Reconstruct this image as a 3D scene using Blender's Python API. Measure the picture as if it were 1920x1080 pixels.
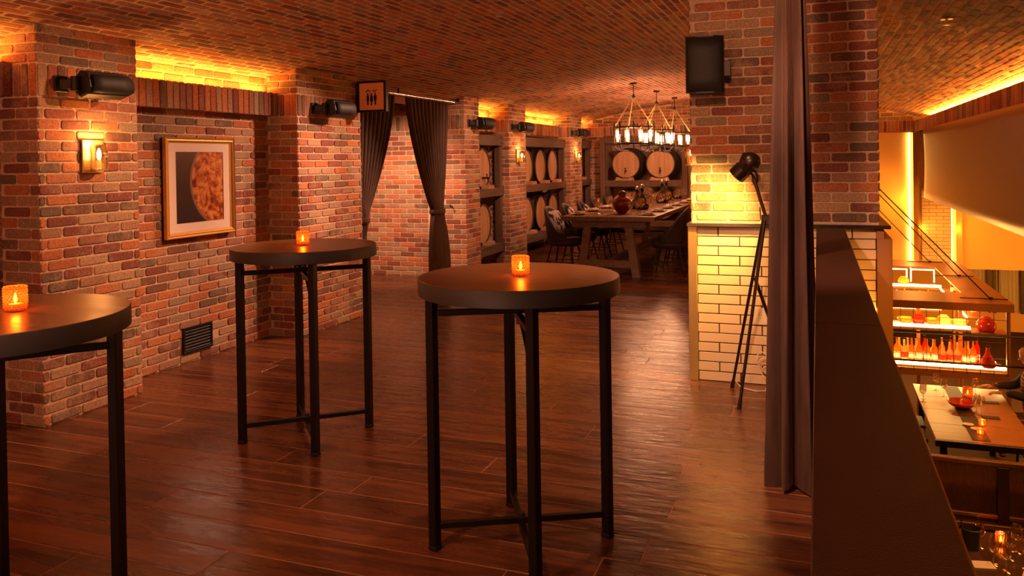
import bpy, math, random
from mathutils import Vector, Matrix
from math import sin, cos, pi, radians as R, sqrt
rnd = random.Random(7)
for o in list(bpy.data.objects): bpy.data.objects.remove(o)
S = bpy.context.scene
COL = S.collection

# ------------------------------------------------------------------ camera
cam_d = bpy.data.cameras.new('camera'); cam = bpy.data.objects.new('camera', cam_d); COL.objects.link(cam)
yaw, pit, rol = .361283, .011514, -.015182
fw = Vector((-sin(yaw)*cos(pit), cos(yaw)*cos(pit), -sin(pit)))
rt = Vector((cos(yaw), sin(yaw), 0)); up = rt.cross(fw)
rt, up = rt*cos(rol)+up*sin(rol), up*cos(rol)-rt*sin(rol)
CAM = Vector((0, 0, 1.566))
cam.matrix_world = Matrix(((rt.x, up.x, -fw.x, CAM.x), (rt.y, up.y, -fw.y, CAM.y), (rt.z, up.z, -fw.z, CAM.z), (0, 0, 0, 1)))
cam_d.sensor_width = 36; cam_d.lens = 1516.3/1920*36; cam_d.shift_y = -(540-319.5)/1920
cam_d.clip_start = .05; cam_d.clip_end = 100
S.camera = cam
# ------------------------------------------------------------------ world, exposure
S.view_settings.view_transform = 'Standard'
try: S.view_settings.look = 'None'
except Exception: pass
S.view_settings.exposure = 0.55; S.view_settings.gamma = 1.0; S.view_settings.use_curve_mapping = False
W = bpy.data.worlds.new('world'); S.world = W; W.use_nodes = True
W.node_tree.nodes['Background'].inputs[0].default_value = (1, .55, .35, 1)
W.node_tree.nodes['Background'].inputs[1].default_value = 0.0

AMBER = (1.0, .36, .04); WARM = (1.0, .52, .30); PINK = (1.0, .49, .30)
def kill_gloss(d): d.specular_factor = .35
def area(name, loc, direction, sx, sy, power, color, spec=1.0):
    d = bpy.data.lights.new(name, 'AREA'); d.shape = 'RECTANGLE'; d.size = sx; d.size_y = sy; d.energy = power; d.color = color
    d.specular_factor = spec
    o = bpy.data.objects.new(name, d); COL.objects.link(o)
    z = -Vector(direction).normalized()
    a = Vector((0, 1, 0)) if abs(z.y) < .9 else Vector((1, 0, 0))       # long side (y) runs along the world Y when possible
    y = (a - z*a.dot(z)).normalized(); x = y.cross(z)
    o.matrix_world = Matrix(((x.x, y.x, z.x, loc[0]), (x.y, y.y, z.y, loc[1]), (x.z, y.z, z.z, loc[2]), (0, 0, 0, 1)))
    o['kind'] = 'helper'
    return o
def point(name, loc, power, color, r=.02):
    d = bpy.data.lights.new(name, 'POINT'); d.energy = power; d.color = color; d.shadow_soft_size = r
    o = bpy.data.objects.new(name, d); COL.objects.link(o); o.location = loc; o['kind'] = 'helper'; return o
def spot(name, loc, target, power, color, angle=60, blend=.6, r=.04):
    d = bpy.data.lights.new(name, 'SPOT'); d.energy = power; d.color = color; d.spot_size = R(angle); d.spot_blend = blend; d.shadow_soft_size = r
    o = bpy.data.objects.new(name, d); COL.objects.link(o); o.location = loc
    o.rotation_euler = (Vector(target)-Vector(loc)).to_track_quat('-Z', 'Y').to_euler(); o['kind'] = 'helper'; return o

# cove strips: area lights lying on top of the brick lintels, washing up
for nm, y0, y1, p in (('cove', -1.5, 3.5, 26), ('cove', 4.36, 6.1, 11), ('cove', 10.4, 11.45, 7), ('cove', 12.3, 14.7, 17), ('cove', 15.6, 16.7, 7)):
    area('cove_light', (-4.655, (y0+y1)/2, 2.235), (-.25, 0, 1), .07, y1-y0, p, AMBER)
spot('curtain_fill_spot', (-.95, 2.1, 2.68), (-.15, 4.0, 1.1), 240, PINK, 50, .8, .05)  # unseen spot added to bring up the front of the curtain
area('cove_light', (1.86, 11.3, 2.23), (-.1, 0, 1), .08, 9.0, 480, AMBER)
# unseen ceiling spots: some read off the wall light, others added as fill
DL = [(-2.4, 4.9, (-4.4, 3.75, .95), 175, 66), (-2.7, 7.2, (-4.7, 5.3, .8), 210, 62), (-2.7, 7.9, (-4.4, 6.7, .95), 210, 58), (-2.2, 2.6, (-4.5, 1.4, .8), 50, 66),
      (-4.9, 8.2, (-5.3, 9.95, .7), 400, 80), (-.3, 2.6, (-.2, 5.8, 1.8), 95, 50), (-1.3, 3.4, (-1.3, 4.4, 0), 70, 85),
      (-2.3, 8.6, (-4.4, 10.1, 1.3), 190, 55), (-2.3, 10.6, (-4.4, 12.2, 1.4), 150, 45), (-2.4, 13.2, (-4.4, 15.2, 1.4), 150, 45),
      (-1.9, .9, (-2.4, 2.4, 0), 75, 85), (-3.0, 14.2, (-3.3, 16.6, 1.3), 60, 70), (-1.2, 7.6, (-1.3, 8.4, 0), 120, 90)]
# unseen fill added behind the camera, tilted up to lift the ceiling
area('rear_fill', (-1.9, -1.4, .9), (0, .45, 1), 2.5, 1.2, 70, (1.0, .46, .27), .3)
# the next pair are unseen amber fills added to brighten the atrium
area('atrium_fill', (3.9, 12.0, -1.2), (-.1, 1, .5), 2.2, 1.2, 150, AMBER)
area('atrium_fill', (3.6, 8.0, 2.2), (-.15, .3, -1), 2.0, 3.0, 150, AMBER)
area('slot_light', (1.652, 16.72, .72), (-1, -.12, 0), .03, 2.4, 34, AMBER)
area('slot_light', (1.748, 16.66, .2), (1, .1, 0), .03, 1.4, 8, AMBER)
area('slot_light', (2.33, 16.66, .2), (1, 0, 0), .03, 1.3, 8, AMBER)

area('panel_slot_light', (.345, 5.765, .55), (-1, .35, 0), .02, 1.0, 5, AMBER)
spot('side_panel_fill', (1.5, 3.2, 2.2), (.42, 5.8, -.2), 320, AMBER, 40, .7, .05)  # unseen spot added to brighten the copper side panel
spot('tile_fill_spot', (-.75, 4.5, 2.68), (-.6, 5.8, .35), 38, (1, .60, .22), 50, .8, .05)  # unseen spot added to keep the lower tiles bright
# ------------------------------------------------------------------ materials
MATS = {}
def new_mat(name):
    m = bpy.data.materials.new(name); m.use_nodes = True; nt = m.node_tree
    b = nt.nodes['Principled BSDF']; MATS[name] = m; return m, nt, b
def N(nt, t, **kw):
    n = nt.nodes.new(t)
    for k, v in kw.items():
        if k.startswith('i_'):
            n.inputs[k[2:].replace('_', ' ')].default_value = v
        else: setattr(n, k, v)
    return n
def L(nt, a, b): nt.links.new(a, b)
def simple(name, col, rough=.5, metal=0, bump=0, bscale=60, var=0, spec=.5, **kw):
    m, nt, b = new_mat(name)
    b.inputs['Base Color'].default_value = (*col, 1); b.inputs['Roughness'].default_value = rough; b.inputs['Metallic'].default_value = metal
    b.inputs['Specular IOR Level'].default_value = spec
    for k, v in kw.items(): b.inputs[k.replace('_', ' ')].default_value = v
    if bump or var:
        g = N(nt, 'ShaderNodeNewGeometry'); n = N(nt, 'ShaderNodeTexNoise', i_Scale=bscale, i_Detail=3.0); L(nt, g.outputs['Position'], n.inputs['Vector'])
        if bump:
            bp = N(nt, 'ShaderNodeBump', i_Strength=bump, i_Distance=.004); L(nt, n.outputs['Fac'], bp.inputs['Height']); L(nt, bp.outputs[0], b.inputs['Normal'])
        if var:
            r = N(nt, 'ShaderNodeMapRange', i_From_Min=.3, i_From_Max=.7, i_To_Min=1-var, i_To_Max=1+var); L(nt, n.outputs['Fac'], r.inputs['Value'])
            mx = N(nt, 'ShaderNodeVectorMath', operation='SCALE'); mx.inputs[0].default_value = col; L(nt, r.outputs[0], mx.inputs['Scale']); L(nt, mx.outputs[0], b.inputs['Base Color'])
    return m
def emit(name, col, strength):
    m, nt, b = new_mat(name); b.inputs['Base Color'].default_value = (*col, 1)
    b.inputs['Emission Color'].default_value = (*col, 1); b.inputs['Emission Strength'].default_value = strength; return m
def randval(nt):
    oi = N(nt, 'ShaderNodeObjectInfo'); at = N(nt, 'ShaderNodeAttribute', attribute_name='br')
    ad = N(nt, 'ShaderNodeMath', operation='ADD'); L(nt, oi.outputs['Random'], ad.inputs[0]); L(nt, at.outputs['Fac'], ad.inputs[1])
    fr = N(nt, 'ShaderNodeMath', operation='FRACT'); L(nt, ad.outputs[0], fr.inputs[0]); return fr.outputs[0]
def brick_mat(name, cols, smear, smear_col, rough=.85, bright=1.0):
    m, nt, b = new_mat(name); rv = randval(nt)
    cr = N(nt, 'ShaderNodeValToRGB'); cr.color_ramp.interpolation = 'CONSTANT'
    e = cr.color_ramp.elements
    while len(e) > 1: e.remove(e[-1])
    e[0].position = 0; e[0].color = (*[c*bright for c in cols[0]], 1)
    for i, c in enumerate(cols[1:], 1):
        x = e.new(i/len(cols)); x.color = (*[k*bright for k in c], 1)
    L(nt, rv, cr.inputs[0])
    g = N(nt, 'ShaderNodeNewGeometry')
    n1 = N(nt, 'ShaderNodeTexNoise', i_Scale=9.0, i_Detail=5.0, i_Roughness=.65); L(nt, g.outputs['Position'], n1.inputs['Vector'])
    n2 = N(nt, 'ShaderNodeTexNoise', i_Scale=2.1, i_Detail=4.0); L(nt, g.outputs['Position'], n2.inputs['Vector'])
    n3 = N(nt, 'ShaderNodeTexNoise', i_Scale=75.0, i_Detail=4.0); L(nt, g.outputs['Position'], n3.inputs['Vector'])
    s = N(nt, 'ShaderNodeMath', operation='ADD'); L(nt, n1.outputs['Fac'], s.inputs[0]); L(nt, n2.outputs['Fac'], s.inputs[1])
    rg = N(nt, 'ShaderNodeMapRange', i_From_Min=1.0, i_From_Max=1.28, i_To_Min=0, i_To_Max=smear); L(nt, s.outputs[0], rg.inputs['Value'])
    mx = N(nt, 'ShaderNodeMix', data_type='RGBA'); L(nt, rg.outputs[0], mx.inputs[0]); L(nt, cr.outputs[0], mx.inputs[6]); mx.inputs[7].default_value = (*smear_col, 1)
    vr = N(nt, 'ShaderNodeMapRange', i_From_Min=.3, i_From_Max=.7, i_To_Min=.72, i_To_Max=1.28); L(nt, n3.outputs['Fac'], vr.inputs['Value'])
    sc = N(nt, 'ShaderNodeVectorMath', operation='SCALE'); L(nt, mx.outputs[2], sc.inputs[0]); L(nt, vr.outputs[0], sc.inputs['Scale']); L(nt, sc.outputs[0], b.inputs['Base Color'])
    b.inputs['Roughness'].default_value = rough; b.inputs['Specular IOR Level'].default_value = .25
    bp = N(nt, 'ShaderNodeBump', i_Strength=.55, i_Distance=.005); L(nt, n3.outputs['Fac'], bp.inputs['Height']); L(nt, bp.outputs[0], b.inputs['Normal'])
    return m
RED = [(c[0]*1.12, c[1]*1.5, c[2]*1.45) for c in [(.36, .095, .045), (.25, .085, .055), (.42, .12, .05), (.17, .062, .038), (.30, .12, .075), (.22, .055, .035), (.36, .17, .10), (.15, .075, .05), (.38, .10, .045), (.27, .14, .09), (.19, .05, .035), (.33, .15, .09)]]
MB_ = brick_mat('reclaimed_brick', RED, .75, (.44, .27, .17))
MBC = brick_mat('ceiling_brick', [(c[0]*.95+.01, c[1]*.85, c[2]*1.0) for c in RED], .65, (.46, .25, .18))
MORT = simple('mortar', (.62, .42, .29), .95, bump=.6, bscale=70, var=.15, spec=.15)
def wood_mat(name, c0, c1, rough0, rough1, along, stretch=12, bump=.25, bdist=.004, obj_var=.35):
    m, nt, b = new_mat(name); rv = randval(nt)
    g = N(nt, 'ShaderNodeNewGeometry'); mp = N(nt, 'ShaderNodeMapping'); sc = [stretch]*3; sc[along] = 1.1
    mp.inputs['Scale'].default_value = sc; L(nt, g.outputs['Position'], mp.inputs['Vector'])
    cb = N(nt, 'ShaderNodeCombineXYZ'); ml = N(nt, 'ShaderNodeMath', operation='MULTIPLY'); ml.inputs[1].default_value = 37.0; L(nt, rv, ml.inputs[0]); L(nt, ml.outputs[0], cb.inputs[2]); L(nt, ml.outputs[0], cb.inputs[0]); L(nt, cb.outputs[0], mp.inputs['Location'])
    n = N(nt, 'ShaderNodeTexNoise', i_Scale=1.0, i_Detail=7.0, i_Roughness=.62, i_Distortion=.8); L(nt, mp.outputs[0], n.inputs['Vector'])
    cr = N(nt, 'ShaderNodeValToRGB'); cr.color_ramp.elements[0].position = .33; cr.color_ramp.elements[1].position = .68
    cr.color_ramp.elements[0].color = (*c0, 1); cr.color_ramp.elements[1].color = (*c1, 1); L(nt, n.outputs['Fac'], cr.inputs[0])
    vr = N(nt, 'ShaderNodeMapRange', i_To_Min=1-obj_var, i_To_Max=1+obj_var); L(nt, rv, vr.inputs['Value'])
    s = N(nt, 'ShaderNodeVectorMath', operation='SCALE'); L(nt, cr.outputs[0], s.inputs[0]); L(nt, vr.outputs[0], s.inputs['Scale']); L(nt, s.outputs[0], b.inputs['Base Color'])
    rr = N(nt, 'ShaderNodeMapRange', i_From_Min=.3, i_From_Max=.7, i_To_Min=rough0, i_To_Max=rough1); L(nt, n.outputs['Fac'], rr.inputs['Value']); L(nt, rr.outputs[0], b.inputs['Roughness'])
    bp = N(nt, 'ShaderNodeBump', i_Strength=bump, i_Distance=bdist); L(nt, n.outputs['Fac'], bp.inputs['Height']); L(nt, bp.outputs[0], b.inputs['Normal'])
    return m
def floor_mat():
    m = wood_mat('scraped_dark_oak', (.060, .020, .010), (.205, .072, .030), .20, .34, 0, 11, .22, .005, .3)
    nt = m.node_tree; b = nt.nodes['Principled BSDF']
    g = N(nt, 'ShaderNodeNewGeometry'); mp = N(nt, 'ShaderNodeMapping'); mp.inputs['Scale'].default_value = (7, 22, 1); L(nt, g.outputs['Position'], mp.inputs['Vector'])
    n = N(nt, 'ShaderNodeTexNoise', i_Scale=1.0, i_Detail=2.0); L(nt, mp.outputs[0], n.inputs['Vector'])
    old = b.inputs['Normal'].links[0].from_socket
    bp = N(nt, 'ShaderNodeBump', i_Strength=.3, i_Distance=.010); L(nt, n.outputs['Fac'], bp.inputs['Height']); L(nt, old, bp.inputs['Normal']); L(nt, bp.outputs[0], b.inputs['Normal'])
    b.inputs['Specular IOR Level'].default_value = .45
    return m
FLOOR = floor_mat()
TOPW = wood_mat('brown_tabletop_wood', (.10, .038, .016), (.20, .080, .034), .26, .38, 0, 20, .08, .001, 0)
OLDW = wood_mat('rack_timber', (.07, .036, .02), (.16, .088, .052), .6, .8, 1, 22, .3, .002, .15)
OLDV = wood_mat('rack_post_timber', (.07, .036, .02), (.16, .088, .052), .6, .8, 2, 22, .3, .002, .15)
TRESTLE = wood_mat('grey_brown_oak', (.15, .095, .062), (.27, .18, .125), .5, .65, 1, 18, .2, .002, 0)
HEAD = wood_mat('barrel_head_oak', (.38, .20, .09), (.58, .34, .17), .55, .7, 2, 14, .2, .002, .15)
STAVE = wood_mat('dark_barrel_stave', (.055, .032, .02), (.12, .07, .045), .6, .75, 0, 16, .3, .003, .2)
IRON = simple('dark_iron', (.035, .028, .026), .45, .6)
BLACK = simple('black_powder_coat', (.007, .005, .006), .42, .2)
EDGE = simple('dark_grey_edge_band', (.030, .027, .028), .5)
SPK = simple('black_speaker_plastic', (.008, .007, .008), .5)
GRILL = simple('speaker_grille_cloth', (.014, .012, .012), .6, bump=.3, bscale=400)
GOLD = simple('gilt_frame', (.85, .52, .14), .34, .75)
BRASS = simple('brushed_brass', (.62, .44, .16), .36, .9)
CHROME = simple('polished_steel', (.75, .72, .70), .15, 1.0)
MAT_BOARD = simple('cream_mat_board', (.74, .60, .50), .8)
TILE = simple('cream_glazed_tile', (.70, .53, .34), .22, bump=.08, bscale=25)
GROUT = simple('dark_grout', (.06, .035, .025), .9)
STONE = simple('black_stone_counter', (.03, .022, .02), .22)
CREAMP = simple('ochre_painted_plaster', (.74, .45, .13), .6, bump=.05, bscale=8)
BRONZE = simple('bronze_lacquer_panel', (.20, .085, .022), .36, .7)
COPPER = simple('copper_brown_metal', (.42, .20, .085), .42, .5)
PARA = simple('dark_brown_leather_capping', (.055, .020, .011), .46, bump=.35, bscale=260, spec=.4)
PLASTER = simple('dark_plaster', (.10, .07, .05), .9)
SOCK = simple('ivory_plastic', (.72, .60, .42), .4)
CORD = simple('white_cord', (.75, .62, .40), .45)
PLATE = simple('cream_porcelain', (.78, .68, .58), .2)
LINEN = simple('white_linen', (.72, .62, .56), .8, bump=.3, bscale=90)
LEATHER = simple('charcoal_leather', (.040, .034, .036), .42, bump=.25, bscale=120)
RUBY = simple('ruby_glazed_ceramic', (.16, .008, .008), .08, spec=.8)
REDBOWL = simple('red_glass_bowl', (.55, .03, .01), .12, spec=.7)
BOTTLE_D = simple('dark_wine_glass_bottle', (.02, .012, .008), .08, spec=.8)
MENU = simple('black_menu_card', (.012, .01, .01), .6)
SKIN = simple('skin', (.50, .26, .17), .5)
HAIR = simple('dark_hair', (.015, .010, .008), .5)
SLEEVE = simple('dark_green_jacket', (.022, .020, .014), .8)
CREAMC = simple('cream_curtain_cloth', (.62, .56, .42), .9)
LAMPB = simple('aged_black_bronze', (.045, .026, .022), .32, .7)
BLUE = simple('glass_edge', (.2, .2, .2), .2)
def glass_mat(name, tint, fac=.12, rough=.02, trans=None):
    m, nt, b = new_mat(name); nt.nodes.remove(b); out = nt.nodes['Material Output']
    t = N(nt, 'ShaderNodeBsdfTransparent'); t.inputs[0].default_value = (*(trans or tint), 1)
    g = N(nt, 'ShaderNodeBsdfGlossy'); g.inputs[0].default_value = (1, .95, .9, 1); g.inputs['Roughness'].default_value = rough
    lw = N(nt, 'ShaderNodeLayerWeight', i_Blend=.35); ad = N(nt, 'ShaderNodeMath', operation='MULTIPLY_ADD'); ad.inputs[1].default_value = .75; ad.inputs[2].default_value = fac
    L(nt, lw.outputs['Facing'], ad.inputs[0]); mx = N(nt, 'ShaderNodeMixShader'); L(nt, ad.outputs[0], mx.inputs[0]); L(nt, t.outputs[0], mx.inputs[1]); L(nt, g.outputs[0], mx.inputs[2]); L(nt, mx.outputs[0], out.inputs[0]); return m
GLASS = glass_mat('clear_glass', (.88, .85, .82), .2)
AMBERG = glass_mat('amber_glass', (.95, .55, .22), .10)
def translucent(name, col, rough=.1, tf=.5):
    m, nt, b = new_mat(name); out = nt.nodes['Material Output']
    b.inputs['Base Color'].default_value = (*col, 1); b.inputs['Roughness'].default_value = rough
    t = N(nt, 'ShaderNodeBsdfTranslucent'); t.inputs[0].default_value = (*col, 1); tr = N(nt, 'ShaderNodeBsdfTransparent'); tr.inputs[0].default_value = (*col, 1)
    m1 = N(nt, 'ShaderNodeMixShader'); m1.inputs[0].default_value = tf; L(nt, t.outputs[0], m1.inputs[1]); L(nt, tr.outputs[0], m1.inputs[2])
    m2 = N(nt, 'ShaderNodeMixShader'); m2.inputs[0].default_value = .25; L(nt, m1.outputs[0], m2.inputs[1]); L(nt, b.outputs[0], m2.inputs[2]); L(nt, m2.outputs[0], out.inputs[0]); return m
MOSAIC = translucent('amber_mosaic_glass', (.60, .16, .025), .10, .86)
SPIRIT = translucent('amber_spirit_glass', (.95, .42, .08), .08)
SPIRITR = translucent('red_spirit_glass', (.85, .08, .03), .08)
SPIRITC = translucent('pale_spirit_glass', (.95, .75, .40), .08)
RIB = translucent('ribbed_smoked_glass', (.20, .10, .05), .18)
FLAME = emit('candle_flame', (1, .55, .18), 60)
WAX = simple('wax', (.85, .6, .35), .5)
BULB = emit('filament_bulb', (1, .62, .28), 42)
BULBC = emit('chandelier_tube_bulb', (1, .55, .26), 11)
LED = emit('amber_light_strip', (1, .42, .07), 6)
LEDB = emit('bright_shelf_light', (1, .60, .16), 26)
SIGNR = emit('backlit_orange_sign_panel', (.36, .055, .008), .32)
def velvet():
    m, nt, b = new_mat('brown_velvet')
    b.inputs['Base Color'].default_value = (.062, .030, .022, 1); b.inputs['Roughness'].default_value = .75
    b.inputs['Sheen Weight'].default_value = .32; b.inputs['Sheen Roughness'].default_value = .35; b.inputs['Sheen Tint'].default_value = (.9, .50, .34, 1)
    g = N(nt, 'ShaderNodeNewGeometry'); mp = N(nt, 'ShaderNodeMapping'); mp.inputs['Scale'].default_value = (30, 30, 4); L(nt, g.outputs['Position'], mp.inputs['Vector'])
    n = N(nt, 'ShaderNodeTexNoise', i_Scale=1.0, i_Detail=3.0); L(nt, mp.outputs[0], n.inputs['Vector'])
    r = N(nt, 'ShaderNodeMapRange', i_From_Min=.3, i_From_Max=.7, i_To_Min=.7, i_To_Max=1.4); L(nt, n.outputs['Fac'], r.inputs['Value'])
    s = N(nt, 'ShaderNodeVectorMath', operation='SCALE'); s.inputs[0].default_value = (.058, .025, .015); L(nt, r.outputs[0], s.inputs['Scale']); L(nt, s.outputs[0], b.inputs['Base Color'])
    return m
VELVET = velvet()
def picture_mat():
    m, nt, b = new_mat('food_photograph_print')
    tc = N(nt, 'ShaderNodeTexCoord'); sp = N(nt, 'ShaderNodeSeparateXYZ'); L(nt, tc.outputs['Object'], sp.inputs[0])
    # round earthen dish whose rim cuts the left half; food inside it
    cx, cz, rr = .26, .04, .37
    a = N(nt, 'ShaderNodeMath', operation='SUBTRACT'); L(nt, sp.outputs['Y'], a.inputs[0]); a.inputs[1].default_value = cx
    c = N(nt, 'ShaderNodeMath', operation='SUBTRACT'); L(nt, sp.outputs['Z'], c.inputs[0]); c.inputs[1].default_value = cz
    a2 = N(nt, 'ShaderNodeMath', operation='POWER'); L(nt, a.outputs[0], a2.inputs[0]); a2.inputs[1].default_value = 2
    a2 = N(nt, 'ShaderNodeMath', operation='MULTIPLY'); L(nt, a.outputs[0], a2.inputs[0]); L(nt, a.outputs[0], a2.inputs[1])
    c2 = N(nt, 'ShaderNodeMath', operation='MULTIPLY'); L(nt, c.outputs[0], c2.inputs[0]); L(nt, c.outputs[0], c2.inputs[1])
    s = N(nt, 'ShaderNodeMath', operation='ADD'); L(nt, a2.outputs[0], s.inputs[0]); L(nt, c2.outputs[0], s.inputs[1])
    d = N(nt, 'ShaderNodeMath', operation='SQRT'); L(nt, s.outputs[0], d.inputs[0])
    n1 = N(nt, 'ShaderNodeTexNoise', i_Scale=9.0, i_Detail=8.0, i_Roughness=.7, i_Distortion=1.5); L(nt, tc.outputs['Object'], n1.inputs['Vector'])
    n2 = N(nt, 'ShaderNodeTexVoronoi', i_Scale=13.0); L(nt, tc.outputs['Object'], n2.inputs['Vector'])
    ml = N(nt, 'ShaderNodeMath', operation='MULTIPLY_ADD'); L(nt, n2.outputs['Distance'], ml.inputs[0]); ml.inputs[1].default_value = .22; L(nt, n1.outputs['Fac'], ml.inputs[2])
    cr = N(nt, 'ShaderNodeValToRGB'); e = cr.color_ramp.elements
    e[0].position = .38; e[0].color = (.03, .008, .006, 1); e[1].position = .85; e[1].color = (.75, .40, .13, 1)
    for p_, q in ((.48, (.13, .03, .012, 1)), (.56, (.30, .05, .015, 1)), (.64, (.50, .17, .04, 1)), (.74, (.62, .28, .08, 1))):
        x = e.new(p_); x.color = q
    L(nt, ml.outputs[0], cr.inputs[0])
    rg = N(nt, 'ShaderNodeValToRGB'); rg.color_ramp.interpolation = 'LINEAR'; e = rg.color_ramp.elements
    e[0].position = (rr-.022)/1.0; e[0].color = (0, 0, 0, 1); e[1].position = rr-.018; e[1].color = (1, 1, 1, 1)
    L(nt, d.outputs[0], rg.inputs[0])
    r2 = N(nt, 'ShaderNodeValToRGB'); e = r2.color_ramp.elements; e[0].position = rr; e[0].color = (.22, .12, .08, 1); e[1].position = rr+.004; e[1].color = (.035, .022, .020, 1)
    L(nt, d.outputs[0], r2.inputs[0])
    mx = N(nt, 'ShaderNodeMix', data_type='RGBA'); L(nt, rg.outputs[0], mx.inputs[0]); L(nt, cr.outputs[0], mx.inputs[6]); L(nt, r2.outputs[0], mx.inputs[7]); L(nt, mx.outputs[2], b.inputs['Base Color'])
    b.inputs['Roughness'].default_value = .25; return m
PICT = picture_mat()
def cushion_mat():
    m, nt, b = new_mat('black_and_white_print_cloth'); g = N(nt, 'ShaderNodeNewGeometry'); n = N(nt, 'ShaderNodeTexNoise', i_Scale=16.0, i_Detail=2.0); L(nt, g.outputs['Position'], n.inputs['Vector'])
    cr = N(nt, 'ShaderNodeValToRGB'); cr.color_ramp.elements[0].position = .46; cr.color_ramp.elements[1].position = .5
    cr.color_ramp.elements[0].color = (.03, .03, .05, 1); cr.color_ramp.elements[1].color = (.7, .64, .66, 1); L(nt, n.outputs['Fac'], cr.inputs[0]); L(nt, cr.outputs[0], b.inputs['Base Color']); b.inputs['Roughness'].default_value = .9; return m
CUSH = cushion_mat()
def stripe_mat():
    m, nt, b = new_mat('striped_knit'); g = N(nt, 'ShaderNodeNewGeometry'); sp = N(nt, 'ShaderNodeSeparateXYZ'); L(nt, g.outputs['Position'], sp.inputs[0])
    w = N(nt, 'ShaderNodeMath', operation='MULTIPLY'); w.inputs[1].default_value = 24; L(nt, sp.outputs['Z'], w.inputs[0]); f = N(nt, 'ShaderNodeMath', operation='FRACT'); L(nt, w.outputs[0], f.inputs[0])
    cr = N(nt, 'ShaderNodeValToRGB'); cr.color_ramp.interpolation = 'CONSTANT'; cr.color_ramp.elements[0].color = (.06, .02, .02, 1); cr.color_ramp.elements[1].position = .55; cr.color_ramp.elements[1].color = (.30, .10, .07, 1)
    L(nt, f.outputs[0], cr.inputs[0]); L(nt, cr.outputs[0], b.inputs['Base Color']); b.inputs['Roughness'].default_value = .9; return m
STRIPE = stripe_mat()

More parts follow.
